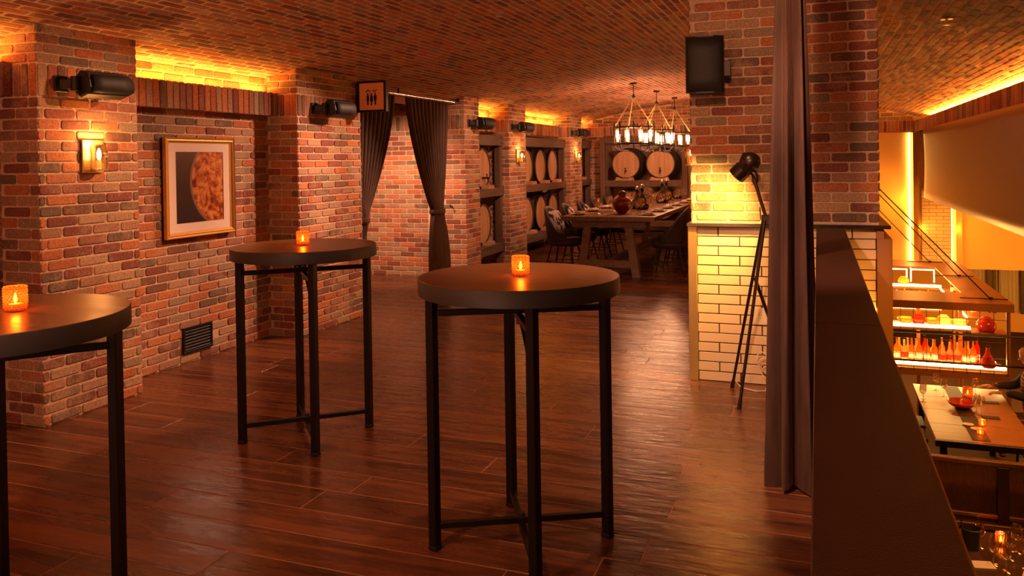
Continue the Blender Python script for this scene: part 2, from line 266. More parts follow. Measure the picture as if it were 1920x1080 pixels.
# ------------------------------------------------------------------ geometry helpers
class G:
    def __init__(s): s.v = []; s.f = []; s.br = None
    def add(s, vs, fs, M=None):
        b = len(s.v); s.v += [tuple(M @ Vector(p)) if M else tuple(p) for p in vs]; s.f += [tuple(i+b for i in f) for f in fs]; return s
    def box(s, x0, x1, y0, y1, z0, z1, M=None, c=0):
        if c <= 0:
            vs = [(x0, y0, z0), (x1, y0, z0), (x1, y1, z0), (x0, y1, z0), (x0, y0, z1), (x1, y0, z1), (x1, y1, z1), (x0, y1, z1)]
            return s.add(vs, [(0, 3, 2, 1), (4, 5, 6, 7), (0, 1, 5, 4), (1, 2, 6, 5), (2, 3, 7, 6), (3, 0, 4, 7)], M)
        c = min(c, (x1-x0)*.45, (y1-y0)*.45, (z1-z0)*.45)
        X = (x0, x1); Y = (y0, y1); Z = (z0, z1); vs = []; idx = {}
        for i in (0, 1):
            for j in (0, 1):
                for k in (0, 1):
                    sx, sy, sz = (c if i == 0 else -c), (c if j == 0 else -c), (c if k == 0 else -c)
                    for a, p in (('x', (X[i], Y[j]+sy, Z[k]+sz)), ('y', (X[i]+sx, Y[j], Z[k]+sz)), ('z', (X[i]+sx, Y[j]+sy, Z[k]))):
                        idx[i, j, k, a] = len(vs); vs.append(p)
        q = lambda *t: tuple(idx[a] for a in t)
        F = [q((0,0,0,'x'),(0,0,1,'x'),(0,1,1,'x'),(0,1,0,'x')), q((1,0,0,'x'),(1,1,0,'x'),(1,1,1,'x'),(1,0,1,'x')),
             q((0,0,0,'y'),(1,0,0,'y'),(1,0,1,'y'),(0,0,1,'y')), q((0,1,0,'y'),(0,1,1,'y'),(1,1,1,'y'),(1,1,0,'y')),
             q((0,0,0,'z'),(0,1,0,'z'),(1,1,0,'z'),(1,0,0,'z')), q((0,0,1,'z'),(1,0,1,'z'),(1,1,1,'z'),(0,1,1,'z'))]
        for i in (0, 1):
            for j in (0, 1):
                F.append(q((i,j,0,'x'),(i,j,1,'x'),(i,j,1,'y'),(i,j,0,'y')) if i != j else q((i,j,0,'x'),(i,j,0,'y'),(i,j,1,'y'),(i,j,1,'x')))
                F.append(q((i,0,j,'x'),(i,0,j,'z'),(i,1,j,'z'),(i,1,j,'x')) if i != j else q((i,0,j,'x'),(i,1,j,'x'),(i,1,j,'z'),(i,0,j,'z')))
                F.append(q((0,i,j,'y'),(1,i,j,'y'),(1,i,j,'z'),(0,i,j,'z')) if i != j else q((0,i,j,'y'),(0,i,j,'z'),(1,i,j,'z'),(1,i,j,'y')))
                for k in (0, 1): F.append(q((i,j,k,'x'),(i,j,k,'y'),(i,j,k,'z')) if (i+j+k) % 2 == 0 else q((i,j,k,'x'),(i,j,k,'z'),(i,j,k,'y')))
        return s.add(vs, F, M)
    def cyl(s, p0, p1, r0, r1=None, n=12, cap=True):
        p0, p1 = Vector(p0), Vector(p1); r1 = r0 if r1 is None else r1; d = (p1-p0).normalized()
        a = d.orthogonal().normalized(); b = d.cross(a); vs = []
        for p, r in ((p0, r0), (p1, r1)):
            for i in range(n): t = 2*pi*i/n; vs.append(p+a*(r*cos(t))+b*(r*sin(t)))
        fs = [(i, (i+1) % n, n+(i+1) % n, n+i) for i in range(n)]
        if cap: fs += [tuple(range(n-1, -1, -1)), tuple(range(n, 2*n))]
        return s.add(vs, fs)
    def bar(s, p0, p1, w, h=None, upv=(0, 0, 1), c=.002):
        p0, p1 = Vector(p0), Vector(p1); h = w if h is None else h; d = p1-p0; l = d.length; d.normalize()
        u = Vector(upv); u = (u-d*u.dot(d)).normalized(); r = u.cross(d)
        M = Matrix(((d.x, r.x, u.x, p0.x), (d.y, r.y, u.y, p0.y), (d.z, r.z, u.z, p0.z), (0, 0, 0, 1)))
        return s.box(0, l, -w/2, w/2, -h/2, h/2, M, c)
    def tube(s, pts, r, n=8, closed=False):
        pts = [Vector(p) for p in pts]; m = len(pts); vs = []; a = None
        for i, p in enumerate(pts):
            if closed: d = pts[(i+1) % m]-pts[i-1]
            else: d = pts[min(i+1, m-1)]-pts[max(i-1, 0)]
            d.normalize(); a = d.orthogonal() if a is None else a-d*a.dot(d); a.normalize(); b = d.cross(a); rr = r[i] if isinstance(r, (list, tuple)) else r
            for k in range(n): t = 2*pi*k/n; vs.append(p+a*(rr*cos(t))+b*(rr*sin(t)))
        fs = []
        for i in range(m if closed else m-1):
            j = (i+1) % m
            for k in range(n): fs.append((i*n+k, i*n+(k+1) % n, j*n+(k+1) % n, j*n+k))
        if not closed: fs += [tuple(range(n-1, -1, -1)), tuple(range((m-1)*n, m*n))]
        return s.add(vs, fs)
    def lathe(s, prof, n=20, M=None, capb=True, capt=True):
        vs = []; m = len(prof)
        for r, z in prof:
            for k in range(n): t = 2*pi*k/n; vs.append((r*cos(t), r*sin(t), z))
        fs = [(i*n+k, i*n+(k+1) % n, (i+1)*n+(k+1) % n, (i+1)*n+k) for i in range(m-1) for k in range(n)]
        if capb: fs.append(tuple(range(n-1, -1, -1)))
        if capt: fs.append(tuple(range((m-1)*n, m*n)))
        return s.add(vs, fs, M)
    def grid(s, fn, nu, nv, closed=False):
        vs = [fn(i/nu, j/nv) for j in range(nv+1) for i in range(nu+(0 if closed else 1))]; w = nu if closed else nu+1
        fs = [(j*w+i, j*w+(i+1) % w if closed else j*w+i+1, (j+1)*w+((i+1) % w if closed else i+1), (j+1)*w+i) for j in range(nv) for i in range(nu)]
        return s.add(vs, fs)
    def prism(s, poly, d0, d1, axis=1):
        n = len(poly); vs = []
        for d in (d0, d1):
            for a, b in poly: vs.append({0: (d, a, b), 1: (a, d, b), 2: (a, b, d)}[axis])
        return s.add(vs, [tuple(range(n)), tuple(range(2*n-1, n-1, -1))]+[(i, n+i, n+(i+1) % n, (i+1) % n) for i in range(n)])
    def mesh(s, name, mat, smooth=False, br=None):
        me = bpy.data.meshes.new(name); me.from_pydata([tuple(p) for p in s.v], [], s.f)
        if mat: me.materials.append(mat)
        if br is not None:
            at = me.attributes.new('br', 'FLOAT', 'FACE'); at.data.foreach_set('value', br)
        if smooth: me.polygons.foreach_set('use_smooth', [True]*len(me.polygons)); 
        me.update()
        if smooth and smooth != 'all':
            try: me.set_sharp_from_angle(angle=R(40))
            except Exception: pass
        return me
    def build(s, name, mat, parent=None, smooth=False, loc=None):
        o = bpy.data.objects.new(name, s.mesh(name, mat, smooth)); COL.objects.link(o)
        if parent: o.parent = parent
        if loc: o.location = loc
        return o
def tag(o, label=None, cat=None, group=None, kind=None):
    if label: o['label'] = label
    if cat: o['category'] = cat
    if group: o['group'] = group
    if kind: o['kind'] = kind
    return o
def thing(name, label, cat, loc=(0, 0, 0), rz=0, group=None):
    o = bpy.data.objects.new(name, None); COL.objects.link(o); o.location = loc; o.rotation_euler = (0, 0, rz); o.empty_display_size = .05
    return tag(o, label, cat, group)
def dup(root, loc, rz=None, label=None, group=None, scale=None):
    def cp(o, par):
        c = o.copy(); COL.objects.link(c); c.parent = par
        for ch in KIDS.get(o.name, []): cp(ch, c)
        return c
    KIDS = {}
    for o in bpy.data.objects:
        if o.parent: KIDS.setdefault(o.parent.name, []).append(o)
    r = cp(root, None); r.location = loc
    if rz is not None: r.rotation_euler = (0, 0, rz)
    if label: r['label'] = label
    if group: r['group'] = group
    if scale: r.scale = (scale,)*3
    return r
def fixn(o):
    import bmesh
    bm = bmesh.new(); bm.from_mesh(o.data); bmesh.ops.recalc_face_normals(bm, faces=bm.faces); bm.to_mesh(o.data); bm.free(); return o

# ------------------------------------------------------------------ brickwork
_cache = {}
def piece_geo(w, h, d, c, var, back=.008):
    """one brick: bevelled, slightly uneven block; local X=length, Y=height, Z=outward."""
    k = (round(w, 3), round(h, 3), round(d, 4), round(c, 4), var, back)
    if k in _cache: return _cache[k]
    r = random.Random(hash((k[0]*1000//1, k[1]*1000//1, var)) & 0xffff); j = lambda a: r.uniform(-a, a)
    a, b = w/2, h/2; cc = min(c, b*.6)
    out = [(-a+cc, -b), (a-cc, -b), (a, -b+cc), (a, b-cc), (a-cc, b), (-a+cc, b), (-a, b-cc), (-a, -b+cc)]
    jt = .0016 if c > .004 else .0004
    out = [(x+j(jt), y+j(jt)) for x, y in out]; ins = min(.004, c) if c > .003 else .0015
    vs = [(x, y, -back) for x, y in out]+[(x, y, d-ins*.9) for x, y in out]
    for x, y in out:
        sx = (a-ins)/a; sy = (b-ins)/b; vs.append((x*sx, y*sy, d+j(jt*.6)))
    fs = []
    for q in (0, 8):
        for i in range(8): fs.append((q+i, q+(i+1) % 8, q+8+(i+1) % 8, q+8+i))
    fs.append(tuple(range(16, 24)))
    _cache[k] = (vs, fs); return _cache[k]
_mcache = {}
def lay(parent, pieces, mat, name='brick', singles=True, d=.0065, c=.009, back=.008, stuffname='bricks', limit=300):
    """pieces: list of (P,U,V,N,w,h). the first `limit` become objects, the rest one joined part."""
    g = G(); br = []; n = 0
    for P, U, V, Nn, w, h in pieces:
        w = round(w*200)/200 if singles else w
        var = rnd.randrange(5); dd = d+rnd.uniform(-.0015, .0015) if c > .004 else d
        dd = round(dd*2000)/2000; tw = rnd.uniform(-.006, .006) if c > .004 else 0
        vs, fs = piece_geo(w, h, dd, c, var, back)
        M = Matrix(((U.x, V.x, Nn.x, P.x), (U.y, V.y, Nn.y, P.y), (U.z, V.z, Nn.z, P.z), (0, 0, 0, 1)))
        if tw: M = M @ Matrix.Rotation(tw, 4, 'Z')
        if singles and n < limit:
            k = (round(w, 3), round(h, 3), dd, var, mat.name)
            if k not in _mcache:
                gg = G(); gg.add(vs, fs); _mcache[k] = gg.mesh(name, mat)
            o = bpy.data.objects.new(name, _mcache[k]); COL.objects.link(o); o.parent = parent; o.matrix_local = M; n += 1
        else:
            g.add(vs, fs, M); br += [rnd.random()]*len(fs)
    if g.v:
        o = bpy.data.objects.new(stuffname, g.mesh(stuffname, mat, br=br)); COL.objects.link(o); o.parent = parent; o['kind'] = 'stuff'
PW, PH, J = .222, .0676, .011
def field(O, U, V, Nn, width, height, soldier=None, pw=PW, ph=PH, j=J, off=0., u0=0., v0=0.):
    """running bond pieces over a rectangle; soldier=(v_lo,v_hi) turns that band into upright bricks."""
    O, U, V, Nn = Vector(O), Vector(U), Vector(V), Vector(Nn); out = []
    def rows(va, vb, k0):
        n = max(1, round((vb-va)/ph)); p = (vb-va)/n
        for k in range(n):
            v = va+(k+.5)*p; s = off+(pw/2 if (k+k0) % 2 else 0); s = -((pw-s) % pw)
            u = s
            while u < width-.02:
                a, b = max(u+j/2, 0), min(u+pw-j/2, width)
                if b-a > .025: out.append((O+U*((a+b)/2+u0)+V*(v+v0), U, V, Nn, b-a, p-j))
                u += pw
    if soldier:
        rows(0, soldier[0], 0); n = max(1, round(width/PH)); p = width/n; h = soldier[1]-soldier[0]-j
        for k in range(n): out.append((O+U*((k+.5)*p)+V*((soldier[0]+soldier[1])/2), U, V, Nn, p-j, h))
        if height > soldier[1]+.03: rows(soldier[1], height, 1)
    else: rows(0, height, 0)
    return out
XF, XR = -4.39, -4.715                      # pillar faces and recess plane of the left wall
def zc(x): return 2.649-.1317*x-.0411*x*x   # vault profile
X_, Y_, Z_ = Vector((1, 0, 0)), Vector((0, 1, 0)), Vector((0, 0, 1))

# ------------------------------------------------------------------ floor
g = G(); g.box(-6.6, .15, -2.6, 17.0, -.12, -.0014)
floor = g.build('floor', simple('seam_glint_tone', (.42, .20, .12), .7)); floor['kind'] = 'structure'  # pale gap colour stands in for light caught on the plank bevels
rows = []; k0 = int((-1.6-2.433)/.2163)-1
pl_s, pl_b = [], []
for k in range(k0, 70):
    y0 = 2.433+.2163*k; y1 = y0+.2163
    if y0 > 16.9: break
    xs = [-6.55]; x = -6.55+rnd.uniform(.3, 2.1)
    forced = {7: -.65, 5: -.625, 4: -2.1, 6: -1.6, 3: -.66, 9: -2.35}.get(k)
    while x < .1:
        xs.append(x); x += rnd.uniform(1.7, 2.6)
    if forced is not None: xs = [q for q in xs if abs(q-forced) > .5]+[forced]; xs.sort()
    xs.append(.14)
    for a, b in zip(xs, xs[1:]):
        vis = y0 > .9 and b > -6.2
        if y0 > 6 and b < -4.8 and not 7.2 < y0 < 9.9: vis = False
        (pl_s if (vis and y0 < 9.0) else pl_b).append((a, b, y0, y1))
pl_s.sort(key=lambda q: q[2])
def plank_geo(g, a, b, y0, y1, M=None):
    g.box(a+.0015, b-.0015, y0+.0022, y1-.0022, -.02, 0, M, .0022)
for a, b, y0, y1 in pl_s[:300]:
    g = G(); cx, cy = (a+b)/2, (y0+y1)/2; plank_geo(g, a-cx, b-cx, y0-cy, y1-cy)
    o = g.build('plank', FLOOR, floor); o.location = (cx, cy, rnd.uniform(-.0006, .0002)); o.rotation_euler = (rnd.uniform(-.002, .002), 0, 0)
g = G(); br = []
for a, b, y0, y1 in pl_b+pl_s[300:]:
    n0 = len(g.f); plank_geo(g, a, b, y0, y1); br += [rnd.random()]*(len(g.f)-n0)
o = bpy.data.objects.new('planks', g.mesh('planks', FLOOR, br=br)); COL.objects.link(o); o.parent = floor; o['kind'] = 'stuff'

# ------------------------------------------------------------------ vaulted ceiling
g = G(); prof = []
NX = 40; x0, x1 = -4.9, 2.15
for i in range(NX+1):
    x = x0+(x1-x0)*i/NX; prof.append((x, max(zc(x), 2.26) if x > 1 else zc(x)))
poly = prof+[(x1, 3.05), (x0, 3.05)]
vs = [(x, y, z) for y in (-2.6, 17.0) for x, z in poly]; n = len(poly)
fs = [(i, i+1, n+i+1, n+i) for i in range(n-1)]+[(n-1, 0, n, 2*n-1)]
g.add(vs, fs); 
# end caps as quads so that they stay planar and simple
for i in range(NX):
    (xa, za), (xb, zb) = prof[i], prof[i+1]
    for y in (-2.6, 17.0): g.add([(xa, y, za), (xb, y, zb), (xb, y, 3.05), (xa, y, 3.05)], [(0, 1, 2, 3)])
ceiling = fixn(g.build('ceiling', MORT)); ceiling['kind'] = 'structure'
cb = []
s = 0.; x = XR+.02; row = 0
while x < 2.05:
    t = Vector((1, 0, -.1317-.0822*x)).normalized(); xm = x+t.x*PH/2; zm = zc(xm) if xm < 1.95 else None
    if zm is None: break
    zm = max(zm, 2.262) if xm > 1 else zm
    Nn = Vector((t.z, 0, -t.x)); U = Y_; V = Nn.cross(U)
    off = (PW/2 if row % 2 else 0)+rnd.uniform(-.015, .015); y = 1.2+off
    while y < 16.75:
        cb.append((Vector((xm, y+PW/2, zm)), U, V, Nn, PW-.015, PH-.015)); y += PW
    x += t.x*PH; row += 1
def scr(P):
    q = P-CAM; z = q.dot(fw); return (960+1516.3*q.dot(rt)/z, 319.5-1516.3*q.dot(up)/z, z) if z > .1 else (-9999, 0, 0)
def key(p):
    a = scr(p[0]); inv = -20 < a[0] < 1940 and -15 < a[1] < 500
    return (0 if inv else 1, a[2])
cb.sort(key=key)
lay(ceiling, cb, MBC, d=.0025, limit=300)
# corridor ceiling and ceiling over the atrium side
g = G(); g.box(-6.6, -4.88, 7.0, 10.2, 2.42, 2.6); tag(g.build('ceiling', PLASTER), kind='structure')

# ------------------------------------------------------------------ left wall : pillars, recesses, lintels
def pillar(y0, y1, label, near_side, limit=300, singles=True, xback=-4.95):
    zt = zc(XF)+.02
    g = G(); g.box(xback, XF-.001, y0+.001, y1-.001, 0, zt)
    p = g.build('brick_pillar', MORT); tag(p, label, 'pillar', kind='thing')
    pc = field((XF, y1, 0), -Y_, Z_, X_, y1-y0, zt-.01, (2.0, 2.205), off=.05)
    w = abs(XR-XF) if near_side == 1 else .30
    pc2 = field((XF-w, y0, 0), X_, Z_, -Y_, w, zt-.01, (2.0, 2.205), off=.14)
    far = field((XF, y1, 0), -X_, Z_, Y_, .32, zt-.01, (2.0, 2.205), off=.14)
    lay(p, pc+pc2, MB_, limit=limit, singles=singles)
    lay(p, far, MB_, singles=False)
    return p
P1 = pillar(3.55, 4.31, 'wide brick pillar with the largest lit wall light on it', 1)
P2 = pillar(6.15, 7.23, 'brick pillar carrying the hanging restroom sign at its edge', 1)
P3 = pillar(9.86, 10.34, 'narrow brick pillar just past the tied corridor curtains', 1)
P4 = pillar(11.5, 12.25, 'brick pillar with a wall light between two barrel bays', 1)
P5 = pillar(14.75, 15.55, 'farthest free brick pillar, near the end wall barrels', 1, singles=False)
# recess walls
g = G(); g.box(XR-.25, XR-.001, -2.6, 3.6, 0, 2.42); g.box(XR-.25, XR-.001, 4.25, 6.2, 0, 2.42)
wl = g.build('wall_left', MORT); wl['kind'] = 'structure'
pc = field((XR, 6.15, 0), -Y_, Z_, X_, 1.84, 2.36, off=.03)
pc = [p for p in pc if not (5.02 < p[0].y < 5.38 and .07 < p[0].z < .285)]
# bricks cut round the floor vent
lay(wl, pc, MB_)
lay(wl, field((XR, 3.55, 0), -Y_, Z_, X_, 3.2, 2.36, off=.1), MB_, singles=False)
XB = -4.59
def lintel(name, y0, y1, singles=True, x0=XB, zt=2.215, thick=.10):
    g = G(); g.box(x0-thick, x0-.001, y0, y1, 2.01, zt-.004)
    t = g.build(name, MORT); t['kind'] = 'structure'
    n = round((y1-y0)/PH); p = (y1-y0)/n; pcs = []
    for k in range(n): pcs.append((Vector((x0, y0+(k+.5)*p, (2.006+zt)/2)), -Y_, Z_, X_, p-J*.8, zt-2.006))
    lay(t, pcs, MB_, singles=singles, back=.085)
    gs = G(); gs.box(x0-.075, x0-.045, y0+.03, y1-.03, zt, zt+.006); gs.build('light_strip', LED, t)
    return t
lintel('trim_1', -1.6, 3.54); lintel('trim_2', 4.32, 6.14); lintel('trim_3', 10.35, 11.49); lintel('trim_4', 12.26, 14.74); lintel('trim_5', 15.56, 16.79, False)
# cove walls above the barrel bays, niche backs
g = G()
for a, b in ((10.3, 11.55), (12.2, 14.8), (15.5, 16.85)): g.box(-4.95, XR-.001, a, b, 2.0, 2.42)
g.box(-6.0, -5.62, 10.2, 17.0, 0, 2.3); g.box(-5.7, -4.95, 10.2, 17.0, 2.0, 2.3)
wb = g.build('wall_left', MORT); wb['kind'] = 'structure'
pcs = []
for a, b in ((10.34, 11.5), (12.25, 14.75), (15.55, 16.8)): pcs += field((XR, b, 2.215), -Y_, Z_, X_, b-a, .14)
lay(wb, pcs, MB_, singles=False)
g = G(); g.box(-5.7, -4.94, 9.98, 10.34, 0, 2.3); g.box(-5.7, -4.94, 11.5, 12.25, 0, 2.3); g.box(-5.7, -4.94, 14.75, 15.55, 0, 2.3)
tag(g.build('wall_left', PLASTER), kind='structure')
# corridor : facing wall, side walls
g = G(); g.box(-6.6, -4.62, 9.951, 10.3, 0, 2.5)
wc = g.build('wall_corridor', MORT); wc['kind'] = 'structure'
lay(wc, field((-6.1, 9.95, 0), X_, Z_, -Y_, 1.45, 2.42, (2.0, 2.205)), MB_)
g = G(); g.box(-6.8, -6.55, 6.9, 10.2, 0, 2.5); g.box(-6.6, -4.9, 6.95, 7.23, 0, 2.5)
tag(g.build('wall_corridor', CREAMP), kind='structure')
# rear of the room behind the camera
g = G(); g.box(-5.0, 2.3, -2.75, -2.6, -2.0, 3.0); tag(g.build('wall_rear', MORT), kind='structure')

# ------------------------------------------------------------------ back wall with barrel niche
YB = 16.8
g = G(); g.box(-4.9, -4.26, YB+.001, 17.1, 0, 2.6); g.box(-2.44, .4, YB+.001, 17.1, 0, 2.85); g.box(-4.26, -2.44, YB+.001, 17.1, 2.06, 2.85)
g.box(-4.9, -2.3, 17.65, 17.8, 0, 2.4); g.box(-4.5, -4.26, 17.1, 17.7, 0, 2.3); g.box(-2.44, -2.2, 17.1, 17.7, 0, 2.3); g.box(-4.3, -2.4, 17.1, 17.7, 2.06, 2.2)
bw = g.build('wall_back', MORT); bw['kind'] = 'structure'
def under(p): return p[0].z < zc(p[0].x)-.02
pcs = field((-4.715, YB, 0), X_, Z_, -Y_, .455, 2.42, (2.06, 2.26))+field((-2.44, YB, 0), X_, Z_, -Y_, 2.84, 2.76, (2.06, 2.26))
pcs += field((-4.26, YB, 2.06), X_, Z_, -Y_, 1.82, .72, (0.0001, .2))
lay(bw, [p for p in pcs if under(p)], MB_, singles=False)

# ------------------------------------------------------------------ barrels
def make_barrel(spigot=False):
    root = thing('wine_barrel', 'oak barrel', 'barrel')
    Lh, rh, rb = .86, .285, .345; prof = []
    for i in range(9):
        t = i/8*2-1; prof.append((rb-(rb-rh-.012)*t*t, -Lh*i/8))
    M = Matrix.Identity(4)
    g = G(); g.lathe(prof, 28, M, capb=False, capt=True); fixn(g.build('staves', STAVE, root, True))
    # head: six boards across, set back in the croze, with a chamfered rim
    g = G(); nb = 6; r = rh-.006
    for k in range(nb):
        a = -r+2*r*k/nb+.001; b = -r+2*r*(k+1)/nb-.001; pts = []
        for i in range(7): x = a+(b-a)*i/6; pts.append((x, sqrt(max(r*r-x*x, 0))))
        top = pts; bot = [(x, -y) for x, y in reversed(pts)]
        poly = bot[::-1]+top[::-1]
        g.prism([(x, y) for x, y in poly], -.035, -.018+(k % 2)*.0015, 2)
    fixn(g.build('head', HEAD, root))
    g = G(); g.lathe([(rh-.006, -.02), (rh-.004, 0), (rh+.012, 0)], 28, capb=False, capt=False); fixn(g.build('rim', STAVE, root, True))
    for t, w in ((.012, .04), (.13, .035), (.25, .035), (.60, .035), (.72, .035), (.81, .04)):
        def rr(z): q = z/Lh*2-1; return rb-(rb-rh-.012)*q*q
        g = G(); g.lathe([(rr(t)+.001, -t), (rr(t)+.004, -t), (rr(t+w)+.004, -t-w), (rr(t+w)+.001, -t-w)], 28, capb=False, capt=False); fixn(g.build('hoop', IRON, root, True))
    if spigot:
        g = G(); g.cyl((0, -.14, -.02), (0, -.14, .10), .014); g.cyl((0, -.14, .07), (0, -.20, .085), .011); g.cyl((0, -.14, .06), (0, -.085, .06), .008); g.bar((-.03, -.085, .06), (.03, -.085, .06), .012, .012)
        g.build('spigot', IRON, root)
    return root
def set_axis(o, face, loc):
    # local -Z is the barrel's length, local Y is up
    n = Vector(face); u = Z_; r = u.cross(n)
    o.matrix_world = Matrix(((r.x, u.x, n.x, loc[0]), (r.y, u.y, n.y, loc[1]), (r.z, u.z, n.z, loc[2]), (0, 0, 0, 1)))
B0 = make_barrel(False); B1 = make_barrel(True)
spots = []
ZT, ZB = 1.462, .640
lbl = []
for bay, ys, txt in (('A', (11.02,), 'in the bay nearest the curtains'), ('B', (12.96, 13.69, 14.39), 'in the three-barrel bay'), ('C', (16.15,), 'in the dim bay by the end wall')):
    for i, y in enumerate(ys):
        for z, tier in ((ZT, 'upper'), (ZB, 'lower')):
            w = ''
            if len(ys) == 3: w = ('first ', 'middle ', 'last ')[i]
            spots.append((( -4.62, y, z), (1, 0, 0), f'{w}{tier} oak barrel {txt}' + (' with a black tap' if bay == 'A' and tier == 'upper' else ''), bay == 'A' and tier == 'upper'))
for i, x in enumerate((-3.74, -3.02)):
    for z, tier in ((1.465, 'upper'), (.62, 'lower')):
        spots.append(((x, 16.62, z), (0, -1, 0), f'{tier} amber-lit oak barrel on the end wall, '+('beside the side wall' if i == 0 else 'under the far chandeliers'), tier == 'upper'))
u0 = u1 = False
for loc, face, lab, tap in spots:
    if tap: b = B1 if not u1 else dup(B1, (0, 0, 0)); u1 = True
    else: b = B0 if not u0 else dup(B0, (0, 0, 0)); u0 = True
    set_axis(b, face, loc); tag(b, lab, 'barrel', 'oak wine barrels lying in the racks')
def rack(label, y0, y1, centers, lo_extra=True):
    t = thing('barrel_rack', label, 'rack')
    for a in (y0+.035, y1-.035): g = G(); g.box(-4.60, -4.50, a-.035, a+.035, 0, 1.8, c=.004); g.build('post', OLDV, t)
    for z0, z1 in ((1.80, 1.955), (1.045, 1.165), (.20, .335)):
        g = G(); g.box(-4.60, -4.47, y0, y1, z0, z1, c=.005); g.build('beam', OLDW, t)
        if z0 < 1.5:
            g = G(); g.box(-5.5, -5.38, y0, y1, z0, z1-.03, c=.005); g.build('beam', OLDW, t)
    for y in centers:
        for z in (1.165, .335):
            g = G(); g.prism([(y-.13, z), (y+.13, z), (y+.10, z+.055), (y+.04, z+.035), (y-.04, z+.035), (y-.10, z+.055)], -4.60, -4.49, 0); fixn(g.build('chock', HEAD, t))
    g = G()
    for a in (y0+.1, y1-.1):
        for z in (1.84, 1.92): g.cyl((-4.47, a, z), (-4.462, a, z), .012, n=8)
    g.build('bolts', IRON, t)
rack('timber barrel rack for two barrels nearest the curtains', 10.36, 11.48, (11.02,))
rack('wide timber barrel rack holding six barrels', 12.27, 14.73, (12.96, 13.69, 14.39))
rack('dim timber barrel rack in the corner by the end wall', 15.57, 16.6, (16.15,))
t = thing('barrel_rack', 'heavy timber rack framing the barrels on the end wall', 'rack')
for x in (-4.20, -2.50): g = G(); g.box(x-.055, x+.055, 16.44, 16.56, 0, 2.03, c=.005); g.build('post', OLDV, t)
for z0, z1 in ((1.90, 2.03), (1.0, 1.13), (.18, .30)):
    g = G(); g.box(-4.145, -2.555, 16.45, 16.57, z0, z1, c=.005); g.build('beam', OLDW, t)
for x in (-3.74, -3.02):
    g = G(); g.prism([(x-.20, 1.13), (x+.20, 1.13), (x+.17, 1.20), (x+.06, 1.17), (x-.06, 1.17), (x-.17, 1.20)], 16.46, 16.56, 1); fixn(g.build('chock', HEAD, t))

# ------------------------------------------------------------------ curtains
def flat_curtain(name, label, ytop, ytie, ybot, zt, ztie, nf, side, seed):
    root = thing(name, label, 'curtain'); r = random.Random(seed); ph = [r.uniform(-.5, .5) for _ in range(20)]
    def f(u, v):
        z = zt*(1-v)+.01*v
        if z > ztie: k = (zt-z)/(zt-ztie); e = k**1.5; a = ytop[0]*(1-e)+ytie[0]*e; b = ytop[1]*(1-e)+ytie[1]*e
        else: k = (ztie-z)/ztie; e = 1-(1-min(k*1.3, 1))**2; a = ytie[0]*(1-e)+ybot[0]*e; b = ytie[1]*(1-e)+ybot[1]*e
        w = (b-a)/nf; amp = min(.055, .022+.012/max(w, .02)*.03)
        q = u*nf*2*pi+ph[int(u*nf) % 20]*.4; y = a+(b-a)*u+sin(2*q)*w*.08
        bulge = .05*math.exp(-((z-ztie)/.12)**2)
        return (-4.47+cos(q)*amp+bulge*sin(pi*u), y, z)
    g = G(); g.grid(f, nf*10, 40); o = g.build('drape', VELVET, root, 'all')
    md = o.modifiers.new('s', 'SOLIDIFY'); md.thickness = .006
    ym = (ytie[0]+ytie[1])/2; hw = (ytie[1]-ytie[0])/2+.02
    g = G(); g.lathe([(1, -.03), (1.06, -.02), (1.06, .02), (1, .03)], 20, Matrix.Translation((-4.46, ym, ztie)) @ Matrix.Diagonal((.085, hw, 1, 1)), capb=False, capt=False); fixn(g.build('tieback', VELVET, root, True))
    return root
flat_curtain('curtain', 'brown velvet curtain beside the restroom sign, tied to the left', (7.29, 8.06), (7.275, 7.40), (7.265, 7.37), 2.325, .97, 8, 0, 3)
flat_curtain('curtain', 'brown velvet curtain in front of the pale brick corridor wall, tied mid-height', (8.36, 9.46), (9.02, 9.26), (8.92, 9.46), 2.325, .95, 11, 1, 5)
t = thing('curtain_track', 'polished steel curtain track above the corridor opening', 'curtain track')
g = G(); g.cyl((-4.47, 7.24, 2.352), (-4.47, 9.85, 2.352), .011, n=10); g.build('rail', CHROME, t)
for i in range(22):
    y = (7.3+.095*i) if i < 9 else 8.38+.088*(i-9); g = G(); g.tube([(-4.47+.02*cos(a), y, 2.345+.02*sin(a)) for a in [2*pi*k/10 for k in range(10)]], .003, 5, True); g.build('ring', CHROME, t)
for y in (7.25, 8.2, 9.84): g = G(); g.box(-4.48, -4.46, y-.01, y+.01, 2.36, zc(-4.47)+.01); g.build('bracket', IRON, t)
t = thing('tieback_hook', 'small dark wall hook beside the tied curtain', 'hook', (-4.60, 9.935, .965))
g = G(); g.cyl((0, 0, 0), (0, -.01, 0), .03); g.tube([(0, -.01, 0), (.02, -.10, 0), (.03, -.16, .0), (.03, -.19, .03)], .009); g.build('hook', IRON, t)
g = G(); g.box(-4.46, -4.43, 7.232, 7.262, 0, 1.6, None, .003); g = tag(g.build('trim_8', PLATE), kind='structure')
# large foreground curtain
root = thing('curtain', 'tall brown velvet curtain hanging beside the dark parapet in front of the lamp', 'curtain')
def f(u, v):
    z = 2.66*(1-v)+.012*v; th = 2*pi*u; k = v**.8
    cx = -.113-.013*k; ex = .037+.045*k; ey = .050+.050*k
    a = 7*th+.8*sin(2*th+.5)+.35*sin(3*v+th)
    fold = .36*cos(a)+.10*cos(2*a)+.12*cos(3*th+1.1+v*.8)+.05*cos(19*th)
    s = 1+fold*(1.0+.25*k)
    return (cx+ex*s*cos(th), 4.06+ey*s*sin(th), z+.012*sin(3*th)*(v > .99))
g = G(); g.grid(f, 220, 50, True); g.build('drape', VELVET, root, 'all')
g = G(); g.box(-.20, -.02, 4.0, 4.12, 2.655, 2.68); g.build('track', IRON, root)

